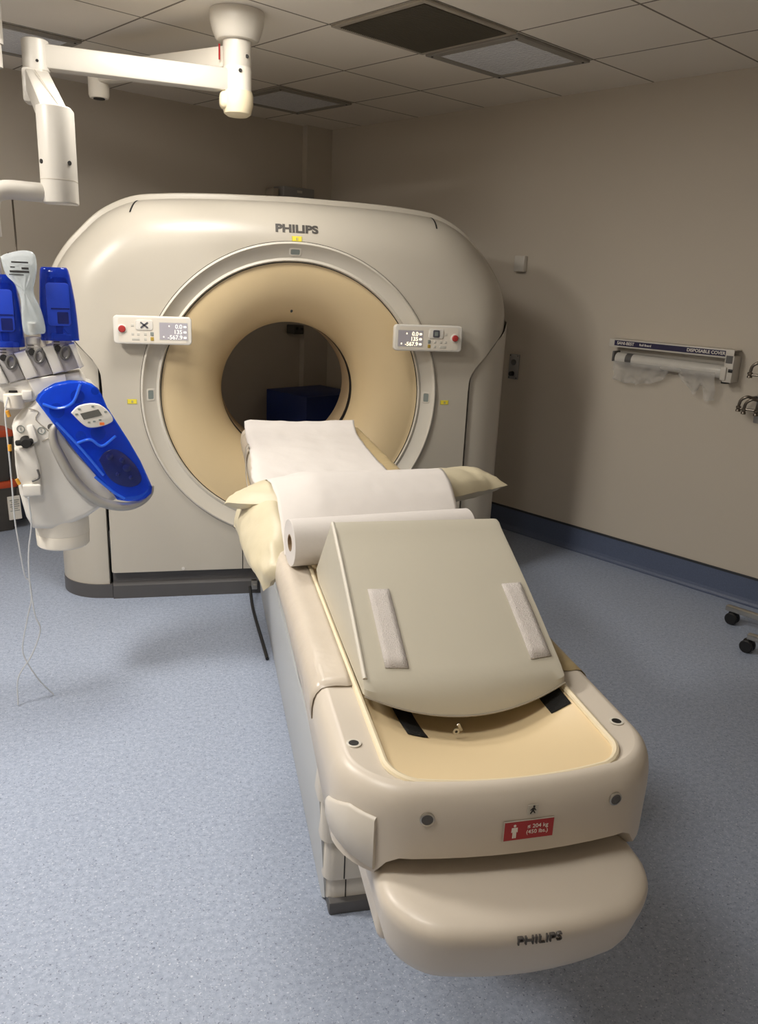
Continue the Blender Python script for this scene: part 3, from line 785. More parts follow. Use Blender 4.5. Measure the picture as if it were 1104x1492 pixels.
# exam paper roll with the sheet pulled off it
roll = thing('paper_roll', 'roll of white exam paper behind the wedge cushion with its sheet spread up the table', 'paper roll', (0, -2.08, .935))
RL = Vector((-.252, -2.110, .998)); RR = Vector((.250, -2.045, .998)); RD = (RR-RL).normalized()
ex = ZUP.cross(RD).normalized(); MR = frame(RL, ex, RD.cross(ex), RD); LEN = (RR-RL).length
q = MB(); q.lathe([(.022, .001), (.0605, .0), (.0615, .001), (.0615, LEN-.001), (.0605, LEN), (.022, LEN-.001)], MR, 48, cap=False); q.build('roll', MT['paper'], roll)
q = MB(); q.lathe([(.0225, LEN), (.0225, .0005), (.019, .0005), (.019, LEN)], MR, 28, cap=False); q.build('core', MT['core'], roll)
path = [(-.345, 1.000), (-.38, .973), (-.46, .955), (-.62, .950), (-.85, .948), (-1.10, .948), (-1.28, .955), (-1.40, .978), (-1.50, 1.020), (-1.60, 1.062), (-1.70, 1.082), (-1.78, 1.080), (-1.86, 1.055), (-1.93, 1.015), (-1.985, .975), (-2.02, .947)]
PP = catmull([(0, y, z) for y, z in path], 7)
def edges_at(y):
    xl = float(np.interp(-y, [.3, .6, .9, 1.1, 1.25, 1.4, 1.6, 1.8, 2.0], [-.268, -.266, -.272, -.285, -.290, -.272, -.268, -.262, -.258]))
    xr = float(np.interp(-y, [.3, .6, 1.0, 1.25, 1.45, 1.6, 1.75, 1.9, 2.05], [.248, .240, .232, .235, .262, .285, .280, .270, .262]))
    return xl, xr
rows_ = []
for i, p in enumerate(PP):
    xl, xr = edges_at(p.y); row = []
    for j in range(49):
        t = j/48; x = xl+(xr-xl)*t
        hump = smooth01((-1.3-p.y)/.2)
        left = .82+.18*smooth01(t*4)
        z = .948+(p.z-.948)*(1-(1-left)*hump)
        z += .0045*nz(x*1.2, p.y, 1, 9)*(1-hump)+.003*nz(x, p.y*2, 7, 4)*hump+.0014*nz(x, p.y, 5, 26)
        z += .022*smooth01((-.42-p.y)*-6)*((t-.5)**2*4-.4)
        if t < .05: z -= .010*(1-t/.05)*(1 if hump < .5 else .4)
        y = p.y-.018*t*hump*0+ (.065*(t-.5))*smooth01((-1.5-p.y)/.3)
        z = max(z, .9385)
        row.append((x+.004*nz(p.y, 2, 2, 14)*(1 if t in (0, 1) else 0), y, z))
    rows_.append(row)
q = MB(); q.grid(rows_); q.build('sheet', MT['paper'], roll, angle=60, thick=.0006)

# cushions
def cushion_mb(spine, halfw, thick, up_fn, N=40, K=12, wr=.006, seed=0, taper=.55, ears=.25):
    P = catmull(spine, max(2, N//(len(spine)-1))); n = len(P); top = []; bot = []
    for i, p in enumerate(P):
        s_ = i/(n-1); t = (P[min(i+1, n-1)]-P[max(i-1, 0)]).normalized(); up = up_fn(s_)
        side = t.cross(up).normalized(); up = side.cross(t).normalized()
        e = max(0, 1-abs(2*s_-1)**3.0)
        hw = halfw(s_) if callable(halfw) else halfw
        rt = []; rb2 = []
        for k in range(K+1):
            w = -1+2*k/K; prof = max(0, (1-abs(w)**2.4))**.6*e**taper
            wrn = wr*(nz(p.x+w*.1, p.y, p.z+seed, 16)+.6*nz(p.x, p.y+w*.2, p.z+seed, 38)*(1-e*.5))*(.3+.7*(1-prof*.5))
            c = p+side*(w*hw*(1-.10*(1-abs(w))*0+.10*(1-e)*ears))
            rt.append(c+up*(thick*prof+wrn)); rb2.append(c-up*(thick*prof*.8-wrn*.6))
        top.append(rt); bot.append(rb2)
    mb = MB()
    for i in range(n-1):
        pass
    mb.grid(top); mb.grid(bot)
    # close the border
    brd_t = top[0]+[r[-1] for r in top[1:]]+top[-1][::-1][1:]+[r[0] for r in top[::-1][1:]]
    brd_b = bot[0]+[r[-1] for r in bot[1:]]+bot[-1][::-1][1:]+[r[0] for r in bot[::-1][1:]]
    mb.grid([brd_t, brd_b])
    return mb
q = cushion_mb([(-.318, -1.52, .952), (-.26, -1.58, .980), (-.1, -1.66, 1.000), (.15, -1.66, 1.005), (.30, -1.60, 1.005), (.41, -1.52, .998), (.50, -1.48, 1.005)], .115, .056, lambda s_: Vector((0, 0, 1)), wr=.010, seed=1, taper=.34)
tag(q.build('cushion', MT['cushion'], angle=70), 'beige vinyl cushion lying crosswise under the paper hump, end sticking out at right', 'cushion', 'beige cushions around the paper roll')
q = cushion_mb([(-.312, -1.42, .905), (-.305, -1.55, .918), (-.296, -1.75, .925), (-.288, -1.92, .905), (-.282, -2.02, .862)], lambda s_: .088*(1-.45*smooth01((s_-.55)/.45)), .042, lambda s_: Vector((-.80, 0, .60)), wr=.012, seed=5, taper=.36)
tag(q.build('cushion', MT['cushion'], angle=70), 'beige vinyl cushion drooping over the left table edge beside the paper roll', 'cushion', 'beige cushions around the paper roll')
q = cushion_mb([(.31, -1.72, .93), (.325, -1.82, .935), (.335, -1.95, .93), (.34, -2.07, .92)], .075, .03, lambda s_: Vector((.45, 0, .9)), wr=.006, seed=9)
tag(q.build('cushion', MT['cushion'], angle=70), 'flat tan cushion on the right table edge below the end of the crosswise cushion', 'cushion', 'beige cushions around the paper roll')

# ================================================================== CEILING ARM
arm = thing('ceiling_boom', 'white jointed ceiling boom with a round mount, carrying the injector', 'ceiling boom', (-.275, -.05, ZC))
mx_, my_ = -.275, -.05
Mc = Matrix.Translation((mx_, my_, 0))
q = MB(); q.lathe([(.117, ZC-.001), (.119, ZC-.015), (.117, ZC-.045), (.108, 2.665), (.095, 2.632), (.088, 2.626), (.06, 2.625)], Mc, 48, cap=False); q.build('canopy', MT['warmwhite'], arm)
q = MB(); q.lathe([(.0625, 2.63), (.0625, 2.525), (.0605, 2.522), (.0605, 2.519), (.0625, 2.516), (.0625, 2.40)], Mc, 36, cap=False); col = q.build('column', MT['warmwhite'], arm)
q = MB(); q.lathe([(.066, 2.425), (.070, 2.41), (.070, 2.37), (.060, 2.335), (.045, 2.325)], Mc, 36); q.box((mx_-.045, my_-.01, 2.385), (.07, .08, .075), bev=.025, seg=4); q.build('end_cap', MT['offwhite'], arm)
for dx, z in ((.040, 2.56), (.01, 2.50)):
    q = MB(); q.cyl((mx_+dx, my_-.040, z), (mx_+dx, my_-.066 if dx < .03 else my_-.052, z), .008, 12); q.build('set_screw', MT['seam'], col)
J1 = Vector((-1.092, -.175, 0))
q = MB(); q.bar((mx_-.03, my_-.005, 2.465), (J1.x+.02, J1.y+.003, 2.465), .075, .092, .012); q.build('main_arm', MT['arm'], arm)
q = MB(); q.lathe([(.045, 2.526), (.052, 2.522), (.053, 2.515), (.053, 2.412), (.050, 2.408)], Matrix.Translation((J1.x, J1.y, 0)), 32); hub = q.build('joint_hub', MT['arm'], arm)
q = MB(); q.cyl((J1.x+.012, J1.y-.045, 2.440), (J1.x+.012, J1.y-.0535, 2.440), .006, 10); q.build('set_screw', MT['seam'], hub)
K = Vector((-.938, -.85, 0))
q = MB(); q.bar((J1.x+.002, J1.y-.02, 2.372), (K.x+.004, K.y+.035, 2.118), .092, .085, .010); q.box((J1.x-.010, J1.y-.01, 2.35), (.085, .09, .13), bev=.012); sa = q.build('spring_arm', MT['arm'], arm)
q = MB(); d = (Vector((K.x, K.y, 2.118))-Vector((J1.x, J1.y, 2.372))).normalized()
q.bar(Vector((J1.x+.004, J1.y-.08, 2.4015)), Vector((K.x+.002, K.y+.12, 2.1975)), .002, .002); q.build('arm_seam', MT['strap'], sa)
q = MB()
poly = [(-.058, .055)]+[(.058*math.cos(a), -.012+.058*math.sin(a)) for a in np.linspace(PI, 2*PI, 18)]+[(.058, .055)]
q.prism(poly, 1.862, 2.175, Matrix.Translation((K.x, K.y, 0)), .006); kn = q.build('elbow_housing', MT['arm'], arm)
for a in (-140, -38):
    q = MB(); q.cyl((K.x+.05*math.cos(R(a)), K.y-.012+.05*math.sin(R(a)), 1.995), (K.x+.061*math.cos(R(a)), K.y-.012+.061*math.sin(R(a)), 1.995), .0075, 12); q.build('set_screw', MT['seam'], kn)
q = MB(); q.prism([(x*1.01, y*1.01) for x, y in poly], 1.938, 1.940, Matrix.Translation((K.x, K.y, 0))); q.build('housing_seam', MT['strap'], kn)
PX, PY = -1.150, -.955
q = MB(); q.tube([(K.x-.03, K.y-.01, 1.895), (-1.03, -.895, 1.895), (-1.10, -.928, 1.893), (-1.138, -.948, 1.872), (PX, PY, 1.82), (PX, PY, 1.74)], .032, 16, smooth=8); q.build('lower_arm', MT['arm'], arm)
q = MB(); q.cyl((PX, PY, 1.75), (PX, PY, 1.20), .022, 20); q.build('drop_pole', MT['arm'], arm)
q = MB(); q.tube([(-1.082, -.92, 1.872), (-1.080, -.925, 1.75), (-1.077, -.94, 1.69), (-1.062, -.945, 1.675), (-1.050, -.945, 1.690)], .0032, 8)
q.tube([(-1.077, -.94, 1.69), (-1.098, -.94, 1.676), (-1.106, -.94, 1.69)], .0032, 8); q.build('bag_hook', MT['darkmetal'], arm)
# second arm behind
q = MB(); q.bar((mx_-.02, my_+.02, 2.565), (-.905, .555, 2.565), .075, .088, .012); q.build('second_arm', MT['warmwhite'], arm)
q = MB(); q.lathe([(.045, 2.615), (.050, 2.61), (.050, 2.47), (.044, 2.455)], Matrix.Translation((-.925, .57, 0)), 28); o = q.build('end_joint', MT['warmwhite'], arm)
q = MB(); q.lathe([(.028, 2.4505), (.028, 2.456)], Matrix.Translation((-.925, .57, 0)), 20); q.build('joint_hole', MT['seam'], o)
q = MB(); q.box((-.352, -.052, 2.578), (.007, .003, .062)); tag(q.build('red_tag', MT['redtag'], smooth=False), 'small red tag on the arm left of the ceiling mount column', 'tag')
q = MB(); q.box((-1.245, -.30, 2.612), (.10, .10, .257), bev=.008); q.cyl((-1.218, -.30, 2.485), (-1.218, -.30, 2.387), .022, 16); q.cyl((-1.218, -.30, 2.487), (-1.218, -.30, 2.470), .03, 16)
tag(q.build('ceiling_pendant', MT['arm']), 'white post hanging from the ceiling at the upper left corner', 'ceiling pendant')

# ================================================================== INJECTOR
Q0 = Vector((-.917, -1.0, 1.019)); E1 = Vector((.990, .142, 0)).normalized(); N1 = Vector((.142, -.990, 0)).normalized()
MI = frame(Q0, E1, ZUP, N1)      # local: x right, y up, z towards the viewer
def I(a, b, c=0.0): return MI @ Vector((a, b, c))
inj = thing('contrast_injector', 'white contrast injector head with translucent blue covers on the ceiling arm', 'injector', I(-.066, -.41, -.1))
body_o = [(-.118, .176), (-.164, .128), (-.209, .077), (-.207, .03), (-.209, -.069), (-.203, -.172), (-.187, -.265), (-.168, -.310), (-.10, -.318), (-.03, -.300), (.03, -.275), (.084, -.238), (.130, -.216), (.185, -.207), (.228, -.195), (.250, -.165), (.240, -.115), (.215, -.055), (.177, .02), (.139, .089), (.105, .15), (.088, .193), (.066, .222), (.030, .236), (-.010, .238), (-.055, .229), (-.094, .205)]
q = MB(); q.prism(body_o, -.19, 0, MI, .022, 4); q.build('body', MT['white'], inj, angle=50)
q = MB(); Mb = frame(I(-.066, 0, -.10), E1, -N1, ZUP)
q.lathe([(.098, -.27), (.098, -.352), (.0965, -.354), (.098, -.357), (.096, -.400), (.090, -.406), (.02, -.407)], Mb, 44); q.build('motor_base', MT['warmwhite'], inj)
lid_o = [(-.122, .178), (-.112, .197), (-.092, .216), (-.055, .237), (-.008, .247), (.038, .245), (.068, .234), (.085, .219), (.099, .196), (.115, .15), (.149, .089), (.187, .02), (.224, -.055), (.247, -.115), (.263, -.158), (.259, -.181), (.238, -.200), (.210, -.209), (.170, -.208), (.134, -.200), (.124, -.182), (.066, -.107), (-.001, -.013), (-.065, .086)]
q = MB(); q.prism(lid_o, .030, .058, MI, .012, 4); lid = q.build('lid', MT['blue'], inj, angle=50)
q = MB(); q.prism([(x*.96+.002, y*.96) for x, y in lid_o], -.002, .012, MI, .004); q.build('tray', MT['tray'], inj, angle=40)
for (a, b, r) in ((.018, .185, .024), (-.055, .135, .026), (.080, .050, .026), (.020, .040, .018), (.078, .205, .014)):
    q = MB(); q.lathe([(r, .010), (r, .024), (r*.7, .028), (r*.3, .029)], MI @ Matrix.Translation((a, b, 0)), 24); q.build('pump_wheel', MT['bluedark'], inj)
oval = [(.077, -.042), (.095, -.016), (.132, -.004), (.168, -.024), (.203, -.065), (.224, -.114), (.213, -.140), (.182, -.150), (.138, -.137), (.103, -.103)]
ov = [(p.x, p.y) for p in catmull([(a, b, 0) for a, b in oval+[oval[0]]], 5)][:-1]
q = MB(); q.prism(ov, .056, .061, MI, .002); w = q.build('lid_window', MT['bluedark'], inj)
for (a, b, r) in ((.115, -.030, .012), (.172, -.075, .014), (.140, -.098, .008), (.186, -.112, .008), (.157, -.045, .010)):
    q = MB(); q.lathe([(r, .060), (r, .064), (r*.6, .066)], MI @ Matrix.Translation((a, b, 0)), 18); q.build('dial', MT['bluedark'], w)
rib = MB()
for P in ([(-.10, .165, .059), (-.05, .15, .062), (0, .17, .062), (.03, .235, .059)], [(.0, .02, .059), (.05, .035, .063), (.09, .01, .063), (.14, .045, .059)], [(.06, -.105, .058), (.12, -.165, .058), (.16, -.195, .058)], [(-.06, .10, .058), (.02, .0, .060), (.09, -.10, .060)]):
    rib.tube([I(*p) for p in P], .0055, 8)
rib.build('lid_rib', MT['ribblue'], lid)
pan = [(-.008, .135), (.014, .157), (.045, .166), (.070, .167), (.092, .161), (.118, .138), (.133, .109), (.120, .094), (.083, .082), (.047, .081), (.022, .099)]
pn = [(p.x, p.y) for p in catmull([(a, b, 0) for a, b in pan+[pan[0]]], 4)][:-1]
q = MB(); q.prism(pn, .058, .074, MI, .004); disp = q.build('display_panel', MT['white'], inj)
q = MB(); q.prism([(.022, .132), (.084, .147), (.096, .125), (.033, .110)], .0735, .0755, MI); q.build('display_screen', MT['lcd'], disp, smooth=False)
for (a, b) in ((.020, .148), (.010, .130), (.108, .137), (.050, .100), (.068, .103), (.088, .108), (.066, .157)):
    q = MB(); q.prism(rrect(.0045, .003, .001, 3, a, b), .0735, .0752, MI); q.build('key', MT['greybtn'], disp)
q = MB(); q.prism(rrect(.008, .005, .002, 3, .094, .094), .0735, .0754, MI); q.build('stop_key', MT['orange'], disp)
hp = [(-.060, .085), (-.074, .058), (-.072, .015), (-.056, -.029), (-.023, -.103), (.026, -.171), (.085, -.215), (.158, -.234), (.218, -.222), (.255, -.190), (.262, -.160)]
q = MB(); q.tube([I(a, b, .015+.012*math.sin(PI*i/10)) for i, (a, b) in enumerate(hp)], lambda t: .011+.009*math.sin(PI*min(1, t*1.1)), 14, smooth=5); q.build('handle', MT['handle'], inj)
q = MB(); q.tube([I(-.030, .055, .004), I(-.03, .02, .004), I(.0, -.03, .004), (I(.06, -.105, .004)), I(.115, -.182, .004)], .0022, 6); q.build('handle_seam', MT['strap'], inj)
q = MB(); q.tube([I(-.150, .142, .001), I(-.117, .129, .001), I(-.128, .100, .001), I(-.079, .046, .001), I(-.112, .02, .001)], .0018, 6, smooth=3); q.build('body_seam', MT['strap'], inj)
q = MB(); q.lathe([(.012, 0), (.012, .002)], MI @ Matrix.Translation((-.079, .073, 0)), 18); q.build('lock', MT['knobgrey'], inj)
for (a, b) in ((-.180, .068), (-.112, .060)):
    q = MB(); q.lathe([(.0125, 0), (.0135, .0015), (.0115, .0015), (.0105, .0005)], MI @ Matrix.Translation((a, b, 0)), 20, cap=False); q.box((0, 0, .001), (.002, .010, .001), MI @ Matrix.Translation((a, b, 0))); q.build('symbol', MT['greybtn'], inj)
# tube holder at the left of the head
q = MB(); q.prism([(-.205, .0), (-.14, .01), (-.125, -.07), (-.128, -.175), (-.185, -.182), (-.200, -.10)], -.01, .028, MI, .008); hold = q.build('tube_holder', MT['white'], inj)
q = MB(); q.prism(rrect(.033, .022, .008, 4, -.158, -.150), .026, .045, MI, .006); q.build('clip', MT['white'], hold)
q = MB(); q.tube([I(-.134, -.075, .034), I(-.130, -.105, .034), I(-.155, -.118, .034)], .0038, 8, smooth=3); q.build('latch', MT['knobgrey'], hold)
q = MB(); q.cyl(I(-.165, .022, .0), I(-.165, .022, .045), .022, 18, r2=.016); q.bar(I(-.200, .022, .030), I(-.140, .030, .030), .016, .020, .006); q.build('valve_knob', MT['seam'], inj)
q = MB(); q.bar(I(-.150, .085, .01), I(-.135, .02, .02), .028, .026, .011, up=N1); q.build('valve_lever', MT['white'], inj)
# module row on top
q = MB(); q.prism([(-.250, .235), (-.145, .246), (.030, .268), (.050, .235), (-.01, .225), (-.12, .165), (-.215, .150), (-.250, .17)], -.17, -.012, MI, .012); q.build('module_base', MT['white'], inj)
q = MB()
q.prism([(-.145, .244), (-.019, .263), (-.014, .236), (-.067, .225), (-.122, .183)], -.02, .002, MI, .004); q.build('deck', MT['white'], inj)
MODS = [(-.195, .280, .0), (-.092, .302, .0), (-.006, .320, .0)]
def quad_block(P, c0, c1, nm, m, par=inj, bev=.003):
    q = MB(); q.prism(P, c0, c1, MI, bev); return q.build(nm, m, par)
GR = [[(-.236, .311), (-.186, .337), (-.153, .247), (-.203, .231)], [(-.140, .338), (-.092, .352), (-.060, .263), (-.110, .250)], [(-.050, .352), (-.001, .366), (.030, .284), (-.023, .268)]]
DV = [[(-.182, .335), (-.144, .346), (-.106, .256), (-.149, .243)], [(-.089, .357), (-.052, .366), (-.021, .273), (-.058, .262)], [(-.002, .368), (.018, .372), (.046, .292), (.030, .282)], [(-.262, .31), (-.238, .316), (-.206, .232), (-.240, .225)]]
for P in GR: quad_block(P, -.10, -.004, 'module_slot', MT['modgrey'])
for P in DV: quad_block(P, -.10, .008, 'module_divider', MT['white'], bev=.006)
RINGS = [(-.192, .306), (-.100, .326), (-.014, .339)]
for a, b in RINGS:
    q = MB(); pts = [I(a+.013*math.cos(t)+.006*math.sin(t), b+.021*math.sin(t)-.006*math.cos(t), .010) for t in np.linspace(0, 2*PI, 22)]
    q.tube(pts, .0055, 8, smooth=0, cap=False); q.build('release_ring', MT['knobgrey'], inj)
    q = MB(); q.cyl(I(a-.024, b+.014, -.01), I(a-.024, b+.014, .012), .011, 12); q.build('release_button', MT['seam'], inj)
CAPS = [(-.205, .349, .026), (-.116, .365, .026), (-.031, .378, .026)]
for i, (a, b, r) in enumerate(CAPS):
    q = MB(); Mcap = frame(I(a, b, -.03), E1, -N1, ZUP)
    q.lathe([(r, -.022), (r, -.006), (r*.94, -.004), (r*.94, .002), (r, .004), (r, .022), (r*.9, .024)], Mcap, 28); cap_ = q.build('bottle_socket', MT['white'], inj)
    q = MB()
    for db in (-.012, -.002): q.box((a-.010, b+db, -.0040), (.020, .0035, .004), MI)
    q.build('socket_slot', MT['knobgrey'], cap_)
    q = MB(); q.box((a+.030, b+.004, -.03), (.022, .034, .03), MI, .005); q.build('socket_tab', MT['warmwhite'], inj)
def can(a0, a1, t0, t1, b0, b1, c, nm):
    q = MB(); rings = []
    for k, (t, ins) in enumerate(((0, 0), (.02, 0), (.3, 0), (.55, .0), (.75, .002), (.9, .004), (.97, .006), (1.0, .010))):
        xl = a0+(t0-a0)*t+ins; xr = a1+(t1-a1)*(t**1.6)-ins; cx = (xl+xr)/2; hx = (xr-xl)/2; b = b0+(b1-b0)*t
        rings.append([I(cx+hx*math.copysign(abs(math.cos(w))**.6, math.cos(w)), b, c+(.052-ins)*math.copysign(abs(math.sin(w))**.6, math.sin(w))) for w in np.linspace(0, 2*PI, 41)[:-1]])
    q.loft(rings); return q.build('bottle_cover', MT['bluecan'], inj, angle=60)
c1 = can(-.092, .036, -.084, .018, .381, .628, -.03, 'r'); c2 = can(-.262, -.144, -.256, -.156, .357, .598, -.03, 'l')
for c_, (a, b, w, h) in ((c1, (-.026, .505, .075, .145)), (c2, (-.206, .48, .072, .14))):
    q = MB(); q.prism(rrect(w/2, h/2, .012, 4, a, b), .021, .0245, MI, .001); pnl = q.build('cover_panel', MT['bluepanel'], c_)
    q = MB(); q.box((a+.005, b-.014, .0250), (w*.8, .004, .002), MI); q.prism(rrect(.018, .020, .003, 3, a+.012, b-.045), .0240, .0255, MI); q.build('panel_print', MT['bluedark'], c_)
for lab_, a, b in (('contrast bottle inside the right blue cover of the injector', -.028, .40), ('contrast bottle inside the left blue cover, cut by the photo edge', -.205, .375)):
    q = MB(); Mbt = frame(I(a, b, -.03), E1, -N1, ZUP)
    q.lathe([(.012, .0), (.014, .03), (.034, .05), (.036, .06), (.036, .185), (.03, .195)], Mbt, 28); tag(q.build('contrast_bottle', MT['bluedark']), lab_, 'bottle', 'bottles in the injector')
# IV bag between the covers
bag_o = [(-.196, .655), (-.179, .665), (-.123, .679), (-.090, .667), (-.087, .614), (-.102, .545), (-.083, .488), (-.073, .415), (-.098, .405), (-.140, .405), (-.146, .46), (-.145, .52), (-.16, .57), (-.185, .60)]
bg = [(p.x, p.y) for p in catmull([(a, b, 0) for a, b in bag_o+[bag_o[0]]], 4)][:-1]
cxb = sum(p[0] for p in bg)/len(bg); cyb = sum(p[1] for p in bg)/len(bg)
q = MB(); rings = []
for k, cz in ((1.0, .0), (.97, .006), (.85, .014), (.6, .022), (.3, .026), (.02, .027)):
    rings.append([I(cxb+(x-cxb)*k, cyb+(y-cyb)*k, .035+cz+.004*nz(x, y, k, 40)) for x, y in bg])
q.loft(rings, cap=True)
rings = [[I(cxb+(x-cxb)*k, cyb+(y-cyb)*k, .035-cz) for x, y in bg] for k, cz in ((1.0, .0), (.85, .010), (.5, .016), (.02, .018))]
q.loft(rings, cap=True)
bag = thing('infusion_bag', 'clear crumpled infusion bag with black print between the blue covers', 'infusion bag', I(-.13, .405, .035))
q.build('bag', MT['bag'], bag, angle=60)
q = MB()
for (a, b, w, h) in ((-.137, .640, .052, .005), (-.160, .624, .014, .004), (-.122, .621, .022, .007), (-.140, .610, .060, .007), (-.150, .60, .045, .003)):
    q.box((a, b, .062 if w < .03 else .061), (w, h, .002), MI)
q.build('print', MT['print'], bag, smooth=False)
q = MB(); q.cyl(I(-.115, .445, .035), I(-.115, .405, .02), .014, 16, r2=.018); q.build('port', MT['white'], bag)
# pinch valve unit and tubing
q = MB(); q.lathe([(.030, -.03), (.034, -.025), (.034, .02), (.024, .026)], frame(I(-.195, .17, -.02), E1, -N1, ZUP), 26); q.build('pinch_valve', MT['warmwhite'], inj)
q = MB(); q.lathe([(.018, .024), (.016, .034)], frame(I(-.195, .17, -.02), E1, -N1, ZUP), 18); q.build('valve_cap', MT['seam'], inj)
q = MB(); q.box((-.150, .188, -.01), (.034, .034, .03), MI, .006); q.build('valve_block', MT['white'], inj)
t1 = [(-.212, .185, .012), (-.224, .131, .03), (-.223, .032, .036), (-.222, -.119, .036), (-.223, -.249, .034), (-.217, -.356, .03), (-.207, -.479, .02), (-.193, -.508, .015), (-.191, -.578, .01), (-.211, -.66, .005), (-.236, -.772, 0), (-.232, -.830, -.0), (-.19, -.93, -.005), (-.143, -1.014, -.03)]
q = MB(); q.tube([I(*p) for p in t1], .0028, 8); tag(q.build('infusion_tube', MT['tube']), 'thin clear tube hanging furthest left from the injector to the floor', 'tube')
t2 = [(-.171, -.174, .046), (-.169, -.279, .03), (-.186, -.385, .028), (-.191, -.50, .03), (-.183, -.635, .03), (-.168, -.694, .028), (-.181, -.75, .02), (-.211, -.819, .015), (-.262, -.905, .01), (-.27, -1.014, .02)]
q = MB(); q.tube([I(*p) for p in t2], .0028, 8); tag(q.build('infusion_tube', MT['tube']), 'thin clear tube dropping from the white clip of the injector', 'tube')
for (a, b, c, r_, lab_) in ((-.217, .140, .035, 35, 0), (-.218, .02, .040, 0, 0), (-.205, -.105, .042, 60, 0)):
    q = MB(); d = Vector((math.sin(R(r_))*.5, -1, 0)).normalized()*.022; q.cyl(I(a, b, c), I(a+d.x, b+d.y, c), .0065, 10); q.build('tube_connector', MT['amber'], inj)

# ================================================================== RIGHT WALL
def MW(u, z, off=0.0): return frame(W(u, V_RIGHT-off, z), -RU, ZUP, -RV)   # local x along wall towards the camera side, y up, z out of the wall
q = MB(); q.box((0, 0, .02), (.080, .098, .04), MW(.098, 1.778), .006)
tag(q.build('wall_box', MT['rail']), 'small beige box high on the right wall above the grey socket', 'wall box')
sock = thing('wall_socket', 'narrow grey socket plate with dark knob on the right wall', 'socket', W(.09, V_RIGHT, 1.12))
q = MB(); q.box((0, 0, .006), (.078, .165, .012), MW(.09, 1.121), .003); q.build('plate', MT['socket'], sock)
q = MB(); q.lathe([(.020, .012), (.020, .015), (.014, .017)], MW(.09, 1.150), 20); q.build('outlet', MT['knobgrey'], sock)
q = MB(); q.lathe([(.017, .012), (.015, .035), (.010, .040)], MW(.094, 1.075), 18); q.build('knob', MT['black'], sock)
for dx, dy in ((.03, .073), (-.03, .073), (.03, -.073), (-.03, -.073)):
    q = MB(); q.cyl((dx, dy, .012), (dx, dy, .0135), .004, 8, MW(.09, 1.121)); q.build('screw', MT['seam'], sock)
dis = thing('cover_dispenser', 'wall dispenser with clear plastic film roll and dark DISPOSABLE COVER strip', 'dispenser', W(-1.03, V_RIGHT, 1.2))
MD = MW(-1.03, 1.29)
q = MB(); q.box((-.005, .005, .004), (.74, .15, .008), MD, .002); q.box((0, .078, .045), (.745, .006, .09), MD, .002); q.box((0, .058, .088), (.745, .046, .006), MD, .002); q.build('rail', MT['rail'], dis)
q = MB(); q.box((-.005, .059, .0916), (.665, .030, .0014), MD); st_ = q.build('strip', MT['navylabel'], dis, smooth=False)
q = MB()
for txt, x, sz_ in (('SANI-BEST', -.265, .024), ('Roll Board', -.140, .017), ('DISPOSABLE COVER', .218, .024)):
    v, f = text_mb(txt, sz_, .0003, .0004); q.add(v, f, MD @ Matrix.Translation((x, .059, .0928)))
q.build('strip_lettering', MT['labelwhite'], st_, smooth=False)
q = MB(); q.cyl((-.330, -.032, .052), (.325, -.040, .052), .036, 28, MD, bev=.003); q.build('film_roll', MT['filmroll'], dis)
q = MB(); q.cyl((-.262, -.0325, .052), (-.222, -.033, .052), .0366, 28, MD); q.build('roll_print', MT['knobgrey'], dis)
q = MB(); q.box((.352, -.02, .045), (.050, .14, .09), MD, .004); q.box((.332, -.045, .075), (.03, .07, .05), MD, .004); br = q.build('end_bracket', MT['rail'], dis)
q = MB(); q.box((.352, .030, .0905), (.036, .040, .002), MD); q.build('bracket_label', MT['knobgrey'], br, smooth=False)
q = MB(); q.box((.366, -.028, .0905), (.024, .018, .004), MD, .002); q.box((.335, -.092, .06), (.03, .014, .04), MD, .002); q.build('bracket_catch', MT['black'], br)
q = MB(); q.box((-.345, -.02, .045), (.012, .06, .07), MD, .003); q.build('left_bracket', MT['knobgrey'], dis)
rows_ = []
for i in range(61):
    t = i/60; x = -.335+.62*t; row = []
    hem = -.155-.018*math.sin(t*9)-.018*nz(t*3, 1, 0, 3)-.035*smooth01((t-.72)*6)+(.085*math.exp(-((t-.60)/.10)**2))+.08*math.exp(-((t-.86)/.035)**2)
    for j in range(15):
        s_ = j/14; y = -.045+(hem+.045)*s_
        row.append((x+.006*math.sin(j*.8+t*20)*s_, y, .088-.04*s_+.012*math.sin(t*46+2*s_)*s_+.010*nz(t*8, s_*3, 0, 2)*s_))
    rows_.append(row)
q = MB(); q.grid(rows_, MD); q.build('hanging_film', MT['film'], dis, angle=80)
rack = thing('hook_rack', 'chrome hook rack on the right wall cut by the photo edge', 'hook rack', W(-1.52, V_RIGHT, 1.1))
MH = MW(-1.52, 1.24)
q = MB(); q.box((.075, -.03, .005), (.14, .42, .01), MH, .003); q.build('back_plate', MT['socket'], rack)
for (x, y) in ((.0, .105), (.075, .105), (-.030, -.075), (.0, -.085), (.065, -.085)):
    q = MB(); q.tube([(x+.03, y-.03, .01), (x+.03, y-.03, .06), (x+.015, y-.025, .085), (x-.012, y-.045, .09), (x-.02, y-.075, .088)], .008, 10, M=MH, smooth=5)
    q.lathe([(.006, -.012), (.013, -.010), (.013, .0), (.009, .004), (.013, .010), (.013, .018), (.006, .02)], MH @ Matrix.Translation((x-.02, y-.088, .088)) @ Matrix.Rotation(R(90), 4, 'X'), 16); q.build('hook', MT['darkmetal'], rack)
q = MB(); q.cyl((-.05, -.165, .088), (.15, -.165, .088), .006, 10, MH); q.cyl((-.02, .015, .088), (.15, .015, .088), .006, 10, MH); q.build('cross_rod', MT['darkmetal'], rack)

